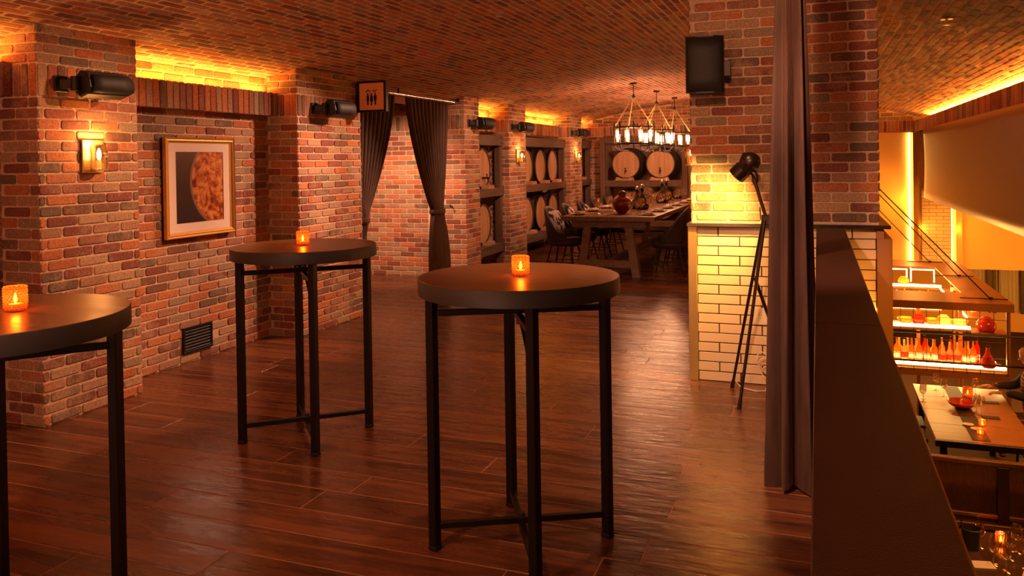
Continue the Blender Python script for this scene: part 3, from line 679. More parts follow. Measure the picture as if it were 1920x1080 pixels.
# ------------------------------------------------------------------ right pillar with tiled base
px0, px1, py0, py1 = -.835, .372, 5.792, 7.1
g = G(); g.box(px0, px1, py0+.001, py1, 1.11, 2.78)
rp = g.build('brick_pillar', MORT); tag(rp, 'large square brick pillar standing on a cream tiled base', 'pillar', kind='thing')
lay(rp, field((px0, py0, 1.125), X_, Z_, -Y_, px1-px0, 1.53, off=.03), MB_)
lay(rp, field((px0, py1, 1.125), -Y_, Z_, -X_, py1-py0, 1.53)+field((px1, py0, 1.125), Y_, Z_, X_, py1-py0, 1.48), MB_, singles=False)
tb = thing('tiled_base', 'cream tiled pillar base with brass corner and black stone ledge', 'plinth')
g = G(); g.box(-.80, .355, 5.80, 7.1, 0, 1.085); g.build('core', GROUT, tb)
pcs = field((-.80, 5.80, .0), X_, Z_, -Y_, 1.155, 1.085, pw=.28875, ph=.0678, j=.0075)
lay(tb, pcs, TILE, name='tile', d=.006, c=.0012)
g = G(); g.box(-.865, .44, 5.735, 7.15, 1.088, 1.112, c=.003); g.build('ledge', STONE, tb)
g = G(); g.box(-.862, -.80, 5.775, 7.1, 0, 1.087, c=.002); g.build('corner_panel', BRASS, tb)
g = G(); g.box(.355, .40, 5.775, 5.9, 1.022, 1.087, c=.002); g.box(.357, .45, 5.775, 7.2, -2.0, 1.022, c=.002); g.build('side_panel', COPPER, tb)

# ------------------------------------------------------------------ parapet
g = G(); g.box(.005, .145, -2.5, 5.40, -.12, 1.07)
wp = g.build('wall_right', PARA); wp['kind'] = 'structure'
g = G()
for a, b in ((-2.5, 2.418), (2.422, 5.62)):
    g = G(); g.box(-.012, .159, a, b, 1.07, 1.1, c=.002); c_ = g.build('capping', PARA, wp)
g = G(); g.box(.1592, .1612, -2.5, 5.6, 1.06, 1.098); g.build('edge_trim', BRASS, wp)
g = G(); g.box(.02, .2, 7.2, 16.8, -.12, 1.0); tag(g.build('wall_right', PARA), kind='structure')
g = G(); g.box(.0, .36, 7.1, 16.8, -2.0, -.12); g.box(.0, .15, -2.5, 5.8, -2.0, -.12); g.box(.15, .357, 5.8, 7.1, -2.0, 0); tag(g.build('wall_right', COPPER), kind='structure')

# ------------------------------------------------------------------ bar tables
ptab = None
def bar_table(loc, ang, label):
    global ptab
    if ptab is None:
        t = thing('bar_table', label, 'table', loc, ang)
        g = G(); g.lathe([(.398, 1.033), (.41, 1.036), (.41, 1.096), (.408, 1.099)], 96); g.build('edge_band', EDGE, t, True)
        g = G(); g.lathe([(.400, 1.0985), (.4075, 1.0985), (.406, 1.1003), (.0, 1.1003)], 96, capb=False, capt=False); fixn(g.build('tabletop', TOPW, t))
        rr = .357
        for k in range(4):
            a = k*pi/2; c, s = cos(a), sin(a); x, y = rr*c, rr*s
            g = G(); M = Matrix.Translation((x, y, 0)) @ Matrix.Rotation(a, 4, 'Z') @ Matrix.Rotation(pi/4, 4, 'Z')
            g.box(-.019, .019, -.019, .019, .008, 1.034, M, .003); lg = g.build('leg', BLACK, t)
            g = G(); g.box(-.021, .021, -.021, .021, 0, .02, M, .004); g.build('foot', SPK, lg)
        for z, dz in ((.958, 0), (.098, 0)):
            g = G(); g.box(-rr+.02, rr-.02, -.0125, .0125, z-.0125, z+.0125, None, .002); g.build('stretcher', BLACK, t)
            g = G(); g.box(-.0125, .0125, -rr+.02, rr-.02, z-.038+dz, z-.013+dz, None, .002); g.build('stretcher', BLACK, t)
        g = G(); g.bar((0, .0, .958), (0, -rr+.03, .80), .018, .006); g.build('folding_brace', IRON, t)
        g = G(); g.cyl((0, 0, .90), (0, 0, .985), .012, n=10); g.cyl((0, 0, .045), (0, 0, .125), .012, n=10); g.build('pivot', IRON, t)
        ptab = t; return t
    return dup(ptab, loc, ang, label)
bar_table((-1.147, 3.093, 0), R(27.7), 'round bar table in the middle of the floor, with four black legs')
bar_table((-2.775, 3.935, 0), R(41.5), 'round bar table in front of the framed picture and floor vent')
bar_table((-2.49, 1.83, 0), R(51), 'round bar table cut off by the left edge, nearest the wall light')

# candle holders : faceted amber glass
pc_ = None
def candle(loc, label, group='amber glass candle holders on the bar tables', power=1.0, s=1.0):
    global pc_
    if pc_ is None:
        t = thing('candle_holder', label, 'candle', loc, 0, group); r, h = .036, .082
        g = G(); n = 16; m = 9; vs = []; fs = []
        for j in range(m+1):
            for i in range(n):
                a = 2*pi*(i+.5*(j % 2))/n; rr = r*(.95 if 0 < j < m else .93); vs.append((rr*cos(a), rr*sin(a), .004+j*(h-.004)/m))
        b = len(vs)
        for j in range(m):            # raised diamond studs between the ring vertices
            for i in range(n):
                i2 = (i+1) % n; p = j*n+i; q = j*n+i2; u = (j+1)*n+(i if j % 2 == 0 else i2); 
                a = 2*pi*(i+.5+.5*(j % 2))/n; vs.append((r*1.05*cos(a), r*1.05*sin(a), .004+(j+.35)*(h-.004)/m)); c = len(vs)-1
                fs += [(p, q, c), (q, u, c), (u, p, c)]
                w = (j+1)*n+((i+1) % n if j % 2 == 0 else (i+2) % n)
                fs.append((q, w, u))
        fs.append(tuple(range(n-1, -1, -1)))
        g.add(vs, fs); g.build('mosaic_glass', MOSAIC, t)
        g = G(); g.lathe([(.0, .006), (.019, .006), (.019, .024), (.0, .022)], 14, capb=False, capt=False); fixn(g.build('wax', WAX, t, True))
        g = G(); g.lathe([(.001, .026), (.0055, .033), (.0065, .039), (.004, .049), (.0006, .060)], 10); g.build('flame', FLAME, t, 'all')
        pc_ = t; o = t
    else: o = dup(pc_, loc, 0, label, group, s)
    point('candle_light', (loc[0], loc[1], loc[2]+.046*s), power, (1, .45, .12), .012)
    return o
candle((-1.131, 3.075, 1.1), 'lit amber glass candle on the middle bar table', power=1.6)
candle((-2.772, 3.917, 1.1), 'lit amber glass candle on the table by the picture', power=1.3)
candle((-2.462, 1.896, 1.1), 'lit amber glass candle on the table at the left edge', power=1.6)

# ------------------------------------------------------------------ wall fittings on the left
psc = None
def sconce(loc, label, ang=0, power=5):
    global psc
    if psc is None:
        t = thing('wall_light', label, 'wall light', loc, ang, 'brass and glass wall lights')
        g = G(); g.box(0, .014, -.082, .082, -.107, .107, None, .003); g.build('back_plate', BRASS, t)
        g = G(); g.cyl((.014, 0, -.085), (.062, 0, -.085), .007); g.lathe([(.0, -.09), (.05, -.09), (.05, -.082), (.0, -.082)], 24, Matrix.Translation((.062, 0, 0)), capb=False, capt=False); g.build('arm', BRASS, t, True)
        g = G(); g.cyl((.062, 0, -.082), (.062, 0, -.02), .010); g.build('candle_sleeve', BRASS, t, True)
        g = G(); g.lathe([(.002, -.02), (.011, -.006), (.014, .012), (.010, .035), (.002, .052)], 12, Matrix.Translation((.062, 0, 0))); g.build('bulb', BULB, t, 'all')
        g = G(); g.lathe([(.052, -.085), (.053, .075)], 32, Matrix.Translation((.062, 0, 0)), capb=False, capt=False); o = g.build('glass_shade', GLASS, t, 'all')
        md = o.modifiers.new('s', 'SOLIDIFY'); md.thickness = .003
        psc = t
    else: dup(psc, loc, ang, label)
    d = Vector((cos(ang), sin(ang), 0))
    point('wall_lamp_bulb', (loc[0]+d.x*.062, loc[1]+d.y*.062, loc[2]+.07), power, (1, .40, .09), .02)
sconce((XF+.01, 3.925, 1.637), 'lit brass and glass wall light on the wide near pillar', 0, 6.5)
sconce((XF+.01, 11.87, 1.637), 'lit brass and glass wall light between the barrel bays', 0, 6.0)
sconce((XF+.01, 15.12, 1.637), 'farthest lit wall light on the pillar by the end wall', 0, 6.0)
sconce((px0-.01, 6.32, 1.60), 'lit wall light on the hidden flank of the square pillar', pi, 5.0)

pspk = None
def speaker(y, label, yawd=28):
    global pspk
    loc = (XF+.01, y, 2.085)
    if pspk is None:
        t = thing('wall_speaker', label, 'speaker', loc, 0, 'black speakers along the brick pillars')
        g = G(); g.box(0, .014, -.045, .045, -.05, .05, None, .003); g.bar((.01, 0, 0), (.10, .035, 0), .05, .06, c=.006); g.build('bracket', SPK, t)
        g = G(); g.cyl((.10, .03, -.045), (.10, .03, .045), .03, n=16); g.build('joint', SPK, t, True)
        A = Matrix.Translation((.165, .20, 0)) @ Matrix.Rotation(R(-10), 4, 'Z')
        hex_ = [(.070, .022), (.078, -.022), (.055, -.066), (-.02, -.085), (-.068, -.05), (-.075, .04), (-.02, .085), (.05, .066)]
        g = G(); ys = [(-.165, .90), (-.155, 1.0), (.11, 1.0), (.165, .62)]; vs = []; fs = []; m = len(hex_)
        for yy, s_ in ys: vs += [(x*s_, yy, z*s_) for x, z in hex_]
        for j in range(3): fs += [(j*m+i, j*m+(i+1) % m, (j+1)*m+(i+1) % m, (j+1)*m+i) for i in range(m)]
        fs += [tuple(range(m)), tuple(range(4*m-1, 3*m-1, -1))]
        g.add(vs, fs, A); fixn(g.build('cabinet', SPK, t))
        g = G(); g.grid(lambda u, v: tuple(A @ Vector((.030+.060*sin(pi*(.10+.80*u)), -.135+.25*v, .062*cos(pi*(.06+.88*u))))), 12, 4); o = g.build('grille', GRILL, t, 'all')
        md = o.modifiers.new('s', 'SOLIDIFY'); md.thickness = .006
        pspk = t; return
    dup(pspk, loc, 0, label)
speaker(3.70, 'black wall speaker above the near wall light')
speaker(6.40, 'black wall speaker beside the hanging sign')
speaker(9.98, 'black wall speaker just past the curtains')
speaker(11.62, 'black wall speaker above the light between barrel bays')
speaker(14.85, 'farthest black wall speaker near the end wall')
# large speaker on the right pillar
t = thing('loudspeaker', 'large black loudspeaker mounted high on the square pillar', 'speaker', (-.71, 5.60, 2.19), R(8))
prof = [(-.125, -.09), (-.11, .09), (.11, .09), (.125, -.02), (.125, -.09), (.06, -.115), (-.06, -.115)]
g = G(); g.prism([(x, y) for x, y in prof], -.19, .19, 2); fixn(g.build('cabinet', SPK, t))
g = G(); g.grid(lambda u, v: ((u*2-1)*.118, -.092-.036*sqrt(max(0, 1-((u*2-1)*1.02)**2)) if abs(u*2-1) < .98 else -.092, -.18+.36*v), 20, 4); o = g.build('grille', GRILL, t, 'all'); md = o.modifiers.new('s', 'SOLIDIFY'); md.thickness = .006
g = G(); g.box(.12, .17, -.03, .12, -.075, .03, None, .003); g.box(.05, .165, .08, .17, -.06, .02, None, .003); g.build('bracket', IRON, t)

# hanging restroom sign
t = thing('restroom_sign', 'square orange restroom sign with three figures and two arrows', 'sign', (-4.205, 7.15, 2.24))
g = G(); g.box(-.165, .165, .004, .05, -.155, .155, None, .004); g.build('housing', IRON, t)
g = G()
for a in ((-.168, .168, .135, .158), (-.168, .168, -.158, -.135), (-.168, -.140, -.135, .135), (.140, .168, -.135, .135)): g.box(a[0], a[1], -.008, .006, a[2], a[3], None, .002)
g.build('frame', IRON, t)
g = G(); g.box(-.140, .140, -.001, .004, -.135, .135); g.build('panel', SIGNR, t)
INK = simple('black_sign_print', (.006, .004, .004), .7)
g = G()
for x0, x1, zA, zB in ((-.062, -.036, .045, .068), (-.036, -.010, .068, .045), (.012, .036, .068, .045), (.036, .062, .045, .068)): g.bar((x0, -.003, zA), (x1, -.003, zB), .004, .008, c=0)
g.build('arrows', INK, t)
for i, x in enumerate((-.042, 0, .042)):
    g = G(); g.lathe([(.0, -.002), (.0095, -.002), (.0095, .002), (.0, .002)], 14, Matrix.Translation((x, -.003, .024)) @ Matrix.Rotation(pi/2, 4, 'X'), capb=False, capt=False)
    if i == 2: bod = [(-.007, -.085), (.009, -.085), (.009, -.045), (.015, -.04), (.017, .0), (.011, .013), (-.011, .013), (-.017, .0), (-.014, -.04), (-.007, -.04)]
    elif i == 0: bod = [(-.008, -.085), (.007, -.085), (.008, -.045), (.014, -.04), (.011, .013), (-.011, .013), (-.016, -.035), (-.008, -.045)]
    else: bod = [(-.006, -.09), (.006, -.09), (.007, -.05), (.017, -.05), (.011, .013), (-.011, .013), (-.017, -.05), (-.007, -.05)]
    g.prism([(x+a, b) for a, b in bod], -.005, -.001, 1); fixn(g.build('figure', INK, t))
g = G(); g.box(-.20, -.165, .01, .04, -.12, .12); g.build('bracket', IRON, t)

# picture
t = thing('framed_picture', 'gold framed food photograph with cream mat on the brick wall', 'picture', (XR+.03, 5.232, 1.396))
w, h, fwid = .39, .395, .045
def mitre(sy, sz, horiz):
    g = G(); pf = [(.0, 0), (.032, 0), (.040, .006), (.030, .016), (.034, .026), (.022, .040), (.010, .045), (0, .045)]   # (out, in)
    A, B = [], []
    for o_, i_ in pf:
        if horiz: A.append((o_, -(w-i_), sz*(h-i_))); B.append((o_, (w-i_), sz*(h-i_)))
        else: A.append((o_, sy*(w-i_), -(h-i_))); B.append((o_, sy*(w-i_), (h-i_)))
    m = len(pf); g.add(A+B, [(i, (i+1) % m, m+(i+1) % m, m+i) for i in range(m)]+[tuple(range(m)), tuple(range(2*m-1, m-1, -1))]); fixn(g.build('frame', GOLD, t))
mitre(1, 1, True); mitre(1, -1, True); mitre(1, 1, False); mitre(-1, 1, False)
g = G(); g.box(-.02, .0, -w+.005, w-.005, -h+.005, h-.005); g.build('backing', IRON, t)
g = G()
for a in ((-.345, .345, .282, .35), (-.345, .345, -.35, -.282), (-.345, -.268, -.282, .282), (.268, .345, -.282, .282)): g.box(.004, .012, a[0], a[1], a[2], a[3])
g.build('mat_board', MAT_BOARD, t)
g = G(); g.box(.002, .007, -.27, .27, -.284, .284); g.build('photograph', PICT, t)

# floor vent
t = thing('wall_vent', 'black metal vent grille set low in the brick wall', 'vent', (XR+.006, 5.2, .177))
g = G(); g.box(-.02, .004, -.165, .165, -.105, .105); g.build('backing', BLACK, t)
g = G()
for a in ((-.165, .165, .085, .105), (-.165, .165, -.105, -.085), (-.165, -.145, -.085, .085), (.145, .165, -.085, .085)): g.box(.0, .014, *a, None, .002)
g.build('frame', BLACK, t)
for k in range(7):
    z = -.072+.024*k; g = G(); g.bar((.008, -.145, z), (.008, .145, z), .012, .004, upv=(.7, 0, .7)); g.build('slat', BLACK, t)

# ------------------------------------------------------------------ tripod floor lamp
t = thing('floor_lamp', 'black bronze spotlight lamp on a tripod beside the tiled base', 'lamp')
CL = Vector((-.305, 5.36, 1.17))
def leg(foot, top, nm='leg'):
    g = G(); f_ = Vector(foot); d = (Vector(top)-f_).normalized()
    g.cyl(f_+d*.03, top, .0095, .0115, 12); l_ = g.build(nm, LAMPB, t, True)
    g = G(); g.cyl(f_, f_+d*.06, .014, .012, 12); g.build('foot', LAMPB, l_, True)
leg((-.560, 5.66, .0), CL+Vector((-.02, .02, 0))); leg((-.472, 5.190, 0), CL+Vector((-.01, -.02, 0)))
leg((-.125, 5.45, 0), (-.383, 5.37, .80), 'rear_leg')
g = G(); g.cyl(CL+Vector((-.03, 0, .01)), CL+Vector((.07, 0, .01)), .022, n=14); g.cyl(CL+Vector((-.035, -.01, .0)), CL+Vector((-.04, -.01, .08)), .004, n=6); g.box(-.335, -.265, 5.335, 5.385, 1.135, 1.20, None, .006); g.build('clamp', LAMPB, t, True)
HD = Vector((-.405, 5.38, 1.535)); yk = Vector((-.385, 5.38, 1.445))
g = G(); g.cyl(CL, yk, .011, n=12); g.cyl(yk+(CL-yk)*.05, yk+(CL-yk)*.18, .016, n=12); g.build('pole', LAMPB, t, True)
ax = Vector((-.60, .12, -.60)).normalized(); sd = Vector((.62, -.62, -.30)); sd = (sd-ax*sd.dot(ax)).normalized()
g = G(); g.tube([HD+sd*.07, HD+sd*.085+Vector((.01, 0, -.04)), yk+sd*.06+Vector((0, 0, .005)), yk, yk-sd*.06+Vector((0, 0, .005)), HD-sd*.085+Vector((-.01, 0, -.04)), HD-sd*.07], .0075, 8); g.build('yoke', LAMPB, t, True)
qx = ax.orthogonal().normalized(); qy = ax.cross(qx)
MH = Matrix(((qx.x, qy.x, ax.x, HD.x), (qx.y, qy.y, ax.y, HD.y), (qx.z, qy.z, ax.z, HD.z), (0, 0, 0, 1)))
g = G(); g.lathe([(.002, -.068), (.03, -.062), (.053, -.042), (.066, -.01), (.064, .018), (.052, .04), (.050, .052), (.056, .056), (.058, .125), (.054, .125), (.050, .06), (.0, .05)], 28, MH, capb=False, capt=False); fixn(g.build('lamp_head', LAMPB, t, True))
g = G()
for s_ in (1, -1): g.cyl(HD+sd*.06*s_, HD+sd*.085*s_, .018, n=14)
g.build('pivot_knob', LAMPB, t, True)
g = G(); g.lathe([(.0, .052), (.038, .056), (.0, .075)], 16, MH, capb=False, capt=False); g.build('bulb', emit('lamp_bulb', (1, .66, .25), 30), t)
spot('lamp_beam', HD+ax*.10, (-.70, 5.80, 1.20), 120, (1, .50, .10), 100, .9, .03)
# outlet, cord
t = thing('power_outlet', 'cream double power outlet on the tiled base', 'outlet', (-.345, 5.786, .47))
g = G(); g.box(-.075, .075, 0, .006, -.055, .06, None, .002); g.build('plate', SOCK, t)
for x in (-.034, .034):
    g = G()
    for a, b in ((-.008, .012), (.008, .012), (0, -.008)): g.box(x+a-.0015, x+a+.0015, -.001, .001, b-.006, b+.006)
    g.build('slots', IRON, t)
    g = G(); g.box(x-.008, x+.008, -.004, .001, .032, .048, None, .001); g.build('switch', SOCK, t)
g = G(); rr = random.Random(4); pts = [(-.33, 5.775, .41), (-.335, 5.77, .28)]
for i in range(46):
    a = i*.78; pts.append((-.37+.035*cos(a)+.035*(i/46), 5.735+.022*sin(a*.7), .205-.10*(i/46)+.034*sin(a)))
pts += [(-.33, 5.70, .05), (-.34, 5.62, .008), (-.40, 5.60, .006), (-.50, 5.66, .006), (-.545, 5.72, .03)]
g.tube(pts, .0042, 6); o = g.build('looped_cable', CORD, None, 'all'); tag(o, 'looped cream power cable on the floor by the tiled base', 'cable')

# ------------------------------------------------------------------ dining area
t = thing('dining_table', 'long grey-brown trestle dining table set with glasses and plates', 'table')
TX0, TX1, TY0, TY1, TZ = -3.26, -1.98, 10.45, 15.2, .81
bw_ = (TX1-TX0)/5
for k in range(5):
    g = G(); g.box(TX0+k*bw_+.001, TX0+(k+1)*bw_-.001, TY0+.07, TY1-.07, TZ-.055, TZ, None, .002); g.build('plank', TOPW, t)
for a, b in ((TY0, TY0+.069), (TY1-.069, TY1)): g = G(); g.box(TX0, TX1, a, b, TZ-.06, TZ, None, .003); g.build('end_board', TRESTLE, t)
for ya in (10.62, 14.9):
    g = G(); g.box(-3.14, -2.12, ya-.05, ya+.05, .655, .752, None, .004); g.build('cross_beam', TRESTLE, t)
    g = G(); g.box(-2.98, -2.33, ya-.045, ya+.045, .12, .215, None, .004); g.build('lower_rail', TRESTLE, t)
    for s_, xa, xb in ((1, -2.92, -3.02), (-1, -2.36, -2.26)):
        g = G(); hw_ = .052; g.prism([(xb-hw_, 0), (xb+hw_, 0), (xa+hw_, .655), (xa-hw_, .655)], ya-.05, ya+.05, 1); fixn(g.build('leg', TRESTLE, t))
g = G(); g.box(-2.69, -2.59, 10.66, 14.86, .13, .21, None, .004); g.build('long_stretcher', TRESTLE, t)
# chairs
pch = None
def chair(x, y, face, label):
    global pch
    if pch is None:
        c = thing('dining_chair', label, 'chair', (x, y, 0), 0, 'charcoal leather dining chairs round the long table')
        # tub shell: facing +X
        def f(u, v):
            a = (u-.5)*2*R(118)+pi                  # around the back
            rise = (max(0, cos(a-pi))**.8)*.30+.11
            hgt = .44+v*rise*1.18
            rad = .235+.045*v
            flare = 1.0
            return (rad*cos(a)*.95*flare+.0, rad*sin(a)*1.03*flare, hgt)
        g = G(); g.grid(f, 30, 8); o = g.build('backrest', LEATHER, c, 'all'); md = o.modifiers.new('s', 'SOLIDIFY'); md.thickness = .038; md.offset = 0; md2 = o.modifiers.new('b', 'SUBSURF'); md2.levels = md2.render_levels = 1
        g = G(); g.lathe([(.0, .36), (.20, .365), (.235, .39), (.245, .43), (.232, .47), (.20, .485), (.0, .49)], 28, Matrix.Translation((.01, 0, 0)) @ Matrix.Diagonal((1.02, 1.0, 1, 1)), capb=False, capt=False); fixn(g.build('seat', LEATHER, c, 'all'))
        for sx in (-1, 1):
            for sy in (-1, 1):
                g = G(); g.cyl((sx*.225, sy*.215, 0), (sx*.14, sy*.14, .38), .009, .013, 10); g.build('leg', BLACK if sx*sy > 0 else BLACK, c, True)
        g = G(); q = [(-.195, -.19, .14), (.195, -.19, .14), (.195, .19, .14), (-.195, .19, .14)]
        for i in range(4): g.cyl(q[i], q[(i+1) % 4], .006, n=8)
        g.build('footrest_ring', BLACK, c, True)
        pch = c; o = c
    else: o = dup(pch, (x, y, 0), 0, label)
    o.rotation_euler = (0, 0, face)
ords = ['nearest', 'second', 'third', 'fourth', 'fifth']
CY = [10.95, 11.75, 12.6, 13.45, 14.3]
for i, y in enumerate(CY): chair(-3.36, y, rnd.uniform(-.06, .06), f'{ords[i]} charcoal chair on the barrel side of the dining table')
for i, y in enumerate([10.98, 11.85, 12.7, 13.5]): chair(-1.88, y, pi+rnd.uniform(-.06, .06), f'{ords[i]} charcoal chair on the pillar side of the dining table')
# cushions
pcu = None
for i, y in enumerate(CY[:4]):
    if pcu is None:
        def f(u, v):
            a = u*2-1; b = v*2-1; e = (1-a**4)*(1-b**4); return (a*.17*(1-.08*b*b), b*.17*(1-.08*a*a), .05*e)
        g = G(); g.grid(f, 14, 14); g.grid(lambda u, v: (lambda p: (p[0], p[1], -p[2]))(f(u, v)), 14, 14)
        o = fixn(g.build('cushion', CUSH, None, 'all')); pcu = o
    else: o = pcu.copy(); COL.objects.link(o)
    o.location = (-3.46, y, .70); o.rotation_euler = (0, R(68), rnd.uniform(-.2, .2))
    tag(o, f'black and white print cushion on the {ords[i]} barrel-side chair', 'cushion', 'printed cushions on the barrel-side chairs')
# vase
t = thing('ginger_jar_vase', 'round dark red lidded vase on the near end of the dining table', 'vase', (-2.565, 11.12, TZ))
g = G(); g.lathe([(.0, .0), (.055, .0), (.062, .01), (.09, .035), (.122, .085), (.135, .13), (.128, .175), (.10, .21), (.062, .232), (.05, .245), (.05, .262)], 32, capb=False, capt=False); g.build('body', RUBY, t, 'all')
g = G(); g.lathe([(.05, .262), (.066, .266), (.060, .285), (.048, .30), (.03, .318), (.0, .322)], 28, capb=False, capt=False); g.build('lid', RUBY, t, 'all')
# wine glasses
def glass_proto(loc, label, group, h=.2):
    t = thing('wine_glass', label, 'wine glass', loc, 0, group)
    k = h/.2
    g = G(); g.lathe([(.0, .0), (.032*k, .001), (.030*k, .004), (.006*k, .008), (.0035*k, .02), (.0035*k, .085*k)], 16, capb=False, capt=False); g.build('stem', GLASS, t, 'all')
    g = G(); g.lathe([(.0035*k, .085*k), (.018*k, .092*k), (.034*k, .112*k), (.038*k, .135*k), (.035*k, .165*k), (.029*k, .2*k)], 18, capb=False, capt=False); g.build('bowl', GLASS, t, 'all')
    return t
pg = None; GR = 'wine glasses set along the long dining table'
def put_glass(x, y, z=TZ, label='stemmed wine glass on the long dining table', group=GR, s=1.0):
    global pg
    if pg is None: pg = glass_proto((x, y, z), label, group); o = pg
    else: o = dup(pg, (x, y, z), 0, label, group)
    o.scale = (s, s, s); return o
PL = ['nearest', 'second', 'third', 'fourth', 'fifth', 'farthest']
for i in range(6):
    y = 10.85+.78*i
    for side, x in ((-1, -2.95), (1, -2.26)):
        for dx, dy, s, nm in ((.0, .12, 1.0, 'middle-sized'), (.02*side, .24, 1.08, 'tallest'), (-.07*side, .04, .9, 'smallest')):
            put_glass(x-side*.05+dx+rnd.uniform(-.02, .02), y+dy+rnd.uniform(-.03, .03), s=s, label=f'{nm} wine glass at the {PL[i]} place, '+('barrel' if side < 0 else 'pillar')+' side of the table')
# plates, placemats, napkins
pp = None
for i in range(6):
    y = 10.80+.78*i
    for side, x in ((-1, -3.10), (1, -2.14)):
        if pp is None:
            t = thing('place_setting_plate', 'x', 'plate', (x, y, TZ))
            g = G(); g.lathe([(.0, .001), (.07, .001), (.085, .008), (.125, .016), (.125, .019), (.083, .011), (.0, .006)], 28, capb=False, capt=False); g.build('dish', PLATE, t, 'all'); pp = t; o = t
        else: o = dup(pp, (x, y, TZ))
        who = 'barrel' if side < 0 else 'pillar'
        tag(o, f'cream dinner plate at the {PL[i]} place on the {who} side', 'plate', f'plates on the {who} side of the dining table')
        g = G(); g.box(-.045, .045, -.11, .11, 0, .014, None, .004); g.box(-.04, .04, -.10, .10, .014, .024, None, .004)
        n_ = g.build('folded_napkin', LINEN, None, False, (x+rnd.uniform(-.01, .01), y+.02, TZ+.0185)); n_.rotation_euler[2] = rnd.uniform(-.2, .2)
        tag(n_, f'folded pale napkin on the {PL[i]} plate of the {who} side', 'napkin', f'napkins on the {who} side of the dining table')
# decanters
pd = None
for i, (x, y, s) in enumerate(((-2.47, 12.05, 1.0), (-2.58, 12.22, .9), (-2.50, 13.9, 1.05), (-2.62, 15.0, 1.0))):
    lab = ('dark glass decanter behind the red vase, tallest of the near pair', 'smaller dark decanter beside the tall one behind the vase', 'dark decanter halfway along the dining table', 'dark decanter at the far end of the dining table')[i]
    if pd is None:
        t = thing('decanter', lab, 'decanter', (x, y, TZ), 0, 'dark decanters on the dining table')
        g = G(); g.lathe([(.0, .0), (.085, .002), (.105, .04), (.10, .10), (.06, .17), (.028, .22), (.022, .28), (.030, .31)], 24, capb=False, capt=False); g.build('body', BOTTLE_D, t, 'all')
        g = G(); g.lathe([(.018, .29), (.018, .318), (.03, .33), (.034, .355), (.022, .378), (.0, .385)], 18, capb=False, capt=False); g.build('stopper', CHROME, t, 'all'); pd = t
    else: dup(pd, (x, y, TZ), 0, lab, None, s)

# chandeliers
pcd = None
def chandelier(loc, label, rz=0):
    global pcd
    ztop = zc(loc[0])
    if pcd is None:
        t = thing('chandelier', label, 'chandelier', (loc[0], loc[1], 0), rz, 'iron ring chandeliers above the dining table'); r = .285
        ring = lambda rad, z, h, nm: (lambda g: (g.lathe([(rad-.008, z-h/2), (rad+.004, z-h/2), (rad+.004, z+h/2), (rad-.008, z+h/2), (rad-.008, z-h/2)], 40, capb=False, capt=False), fixn(g.build(nm, IRON, t, True))))(G())
        ring(r, 2.045, .022, 'upper_ring'); ring(r, 1.795, .022, 'lower_ring'); ring(.10, 1.70, .014, 'hub_ring')
        for k in range(8):
            a = 2*pi*k/8; c, s = cos(a), sin(a)
            g = G(); g.tube([((r+.012)*c, (r+.012)*s, 2.13), ((r+.016)*c, (r+.016)*s, 1.80), ((r-.01)*c, (r-.01)*s, 1.735), ((r-.07)*c, (r-.07)*s, 1.695), (.10*c, .10*s, 1.695)], .0075, 6); g.build('strap', IRON, t, 'all')
            a2 = a+pi/8; c2, s2 = cos(a2)*.262, sin(a2)*.262
            g = G(); g.cyl((c2, s2, 1.80), (c2, s2, 2.04), .030, n=14, cap=False); sh = g.build('glass_tube', GLASS, t, 'all')
            g = G(); g.cyl((c2, s2, 1.795), (c2, s2, 1.83), .014, n=8); g.build('socket', IRON, sh, True)
            g = G(); g.cyl((c2, s2, 1.83), (c2, s2, 2.0), .011, n=10); g.build('tube_bulb', BULBC, sh, True)
        for k in range(4):
            a = 2*pi*k/4+.3; c, s = cos(a), sin(a)
            # chain: alternating oval links joined into one part per chain
            g = G(); p0 = Vector((r*c, r*s, 2.07)); p1 = Vector((.012*c, .012*s, 2.50)); d = (p1-p0); n_ = 16
            dn = d.normalized(); A_ = dn.orthogonal().normalized(); B_ = dn.cross(A_)
            for i in range(n_):
                m_ = p0+d*((i+.5)/n_); w_ = A_ if i % 2 else B_
                g.tube([m_+dn*(.018*cos(q))+w_*(.009*sin(q)) for q in [2*pi*j/8 for j in range(8)]], .0028, 4, True)
            g.build('chain', BRASS, t, 'all')
        g = G(); g.lathe([(.0, 2.47), (.012, 2.48), (.03, 2.505), (.012, 2.53), (.006, 2.55), (.006, 2.80)], 14, capb=False, capt=False); g.build('stem', IRON, t, True)
        g = G(); g.lathe([(.0, ztop-.03), (.05, ztop-.028), (.055, ztop+.0), (.0, ztop+.0)], 20, capb=False, capt=False); g.build('ceiling_rose', IRON, t, True)
        pcd = t
    else: dup(pcd, (loc[0], loc[1], 0), rz, label)
    for k in range(3):
        a = 2*pi*k/3+rz
        point('chandelier_glow', (loc[0]+.1*cos(a), loc[1]+.1*sin(a), 1.95), 9.0, (1, .44, .22), .06)
chandelier((-2.57, 12.0), 'nearest iron ring chandelier with glass tube lamps', .2)
chandelier((-2.53, 13.65), 'middle iron ring chandelier with glass tube lamps', .5)
chandelier((-2.50, 15.3), 'farthest iron ring chandelier, partly behind the square pillar', .1)
# sprinkler
t = thing('sprinkler_head', 'small steel sprinkler head under the atrium side of the vault', 'sprinkler', (.842, 6.28, zc(.842)-.01))
g = G(); g.lathe([(.0, -.004), (.04, -.004), (.038, .004), (.0, .006)], 20, capb=False, capt=False); g.build('escutcheon', BRASS, t, True)
g = G(); g.cyl((0, 0, -.04), (0, 0, 0), .008); g.lathe([(.0, -.046), (.022, -.044), (.0, -.040)], 14, capb=False, capt=False); g.build('deflector', BRASS, t)
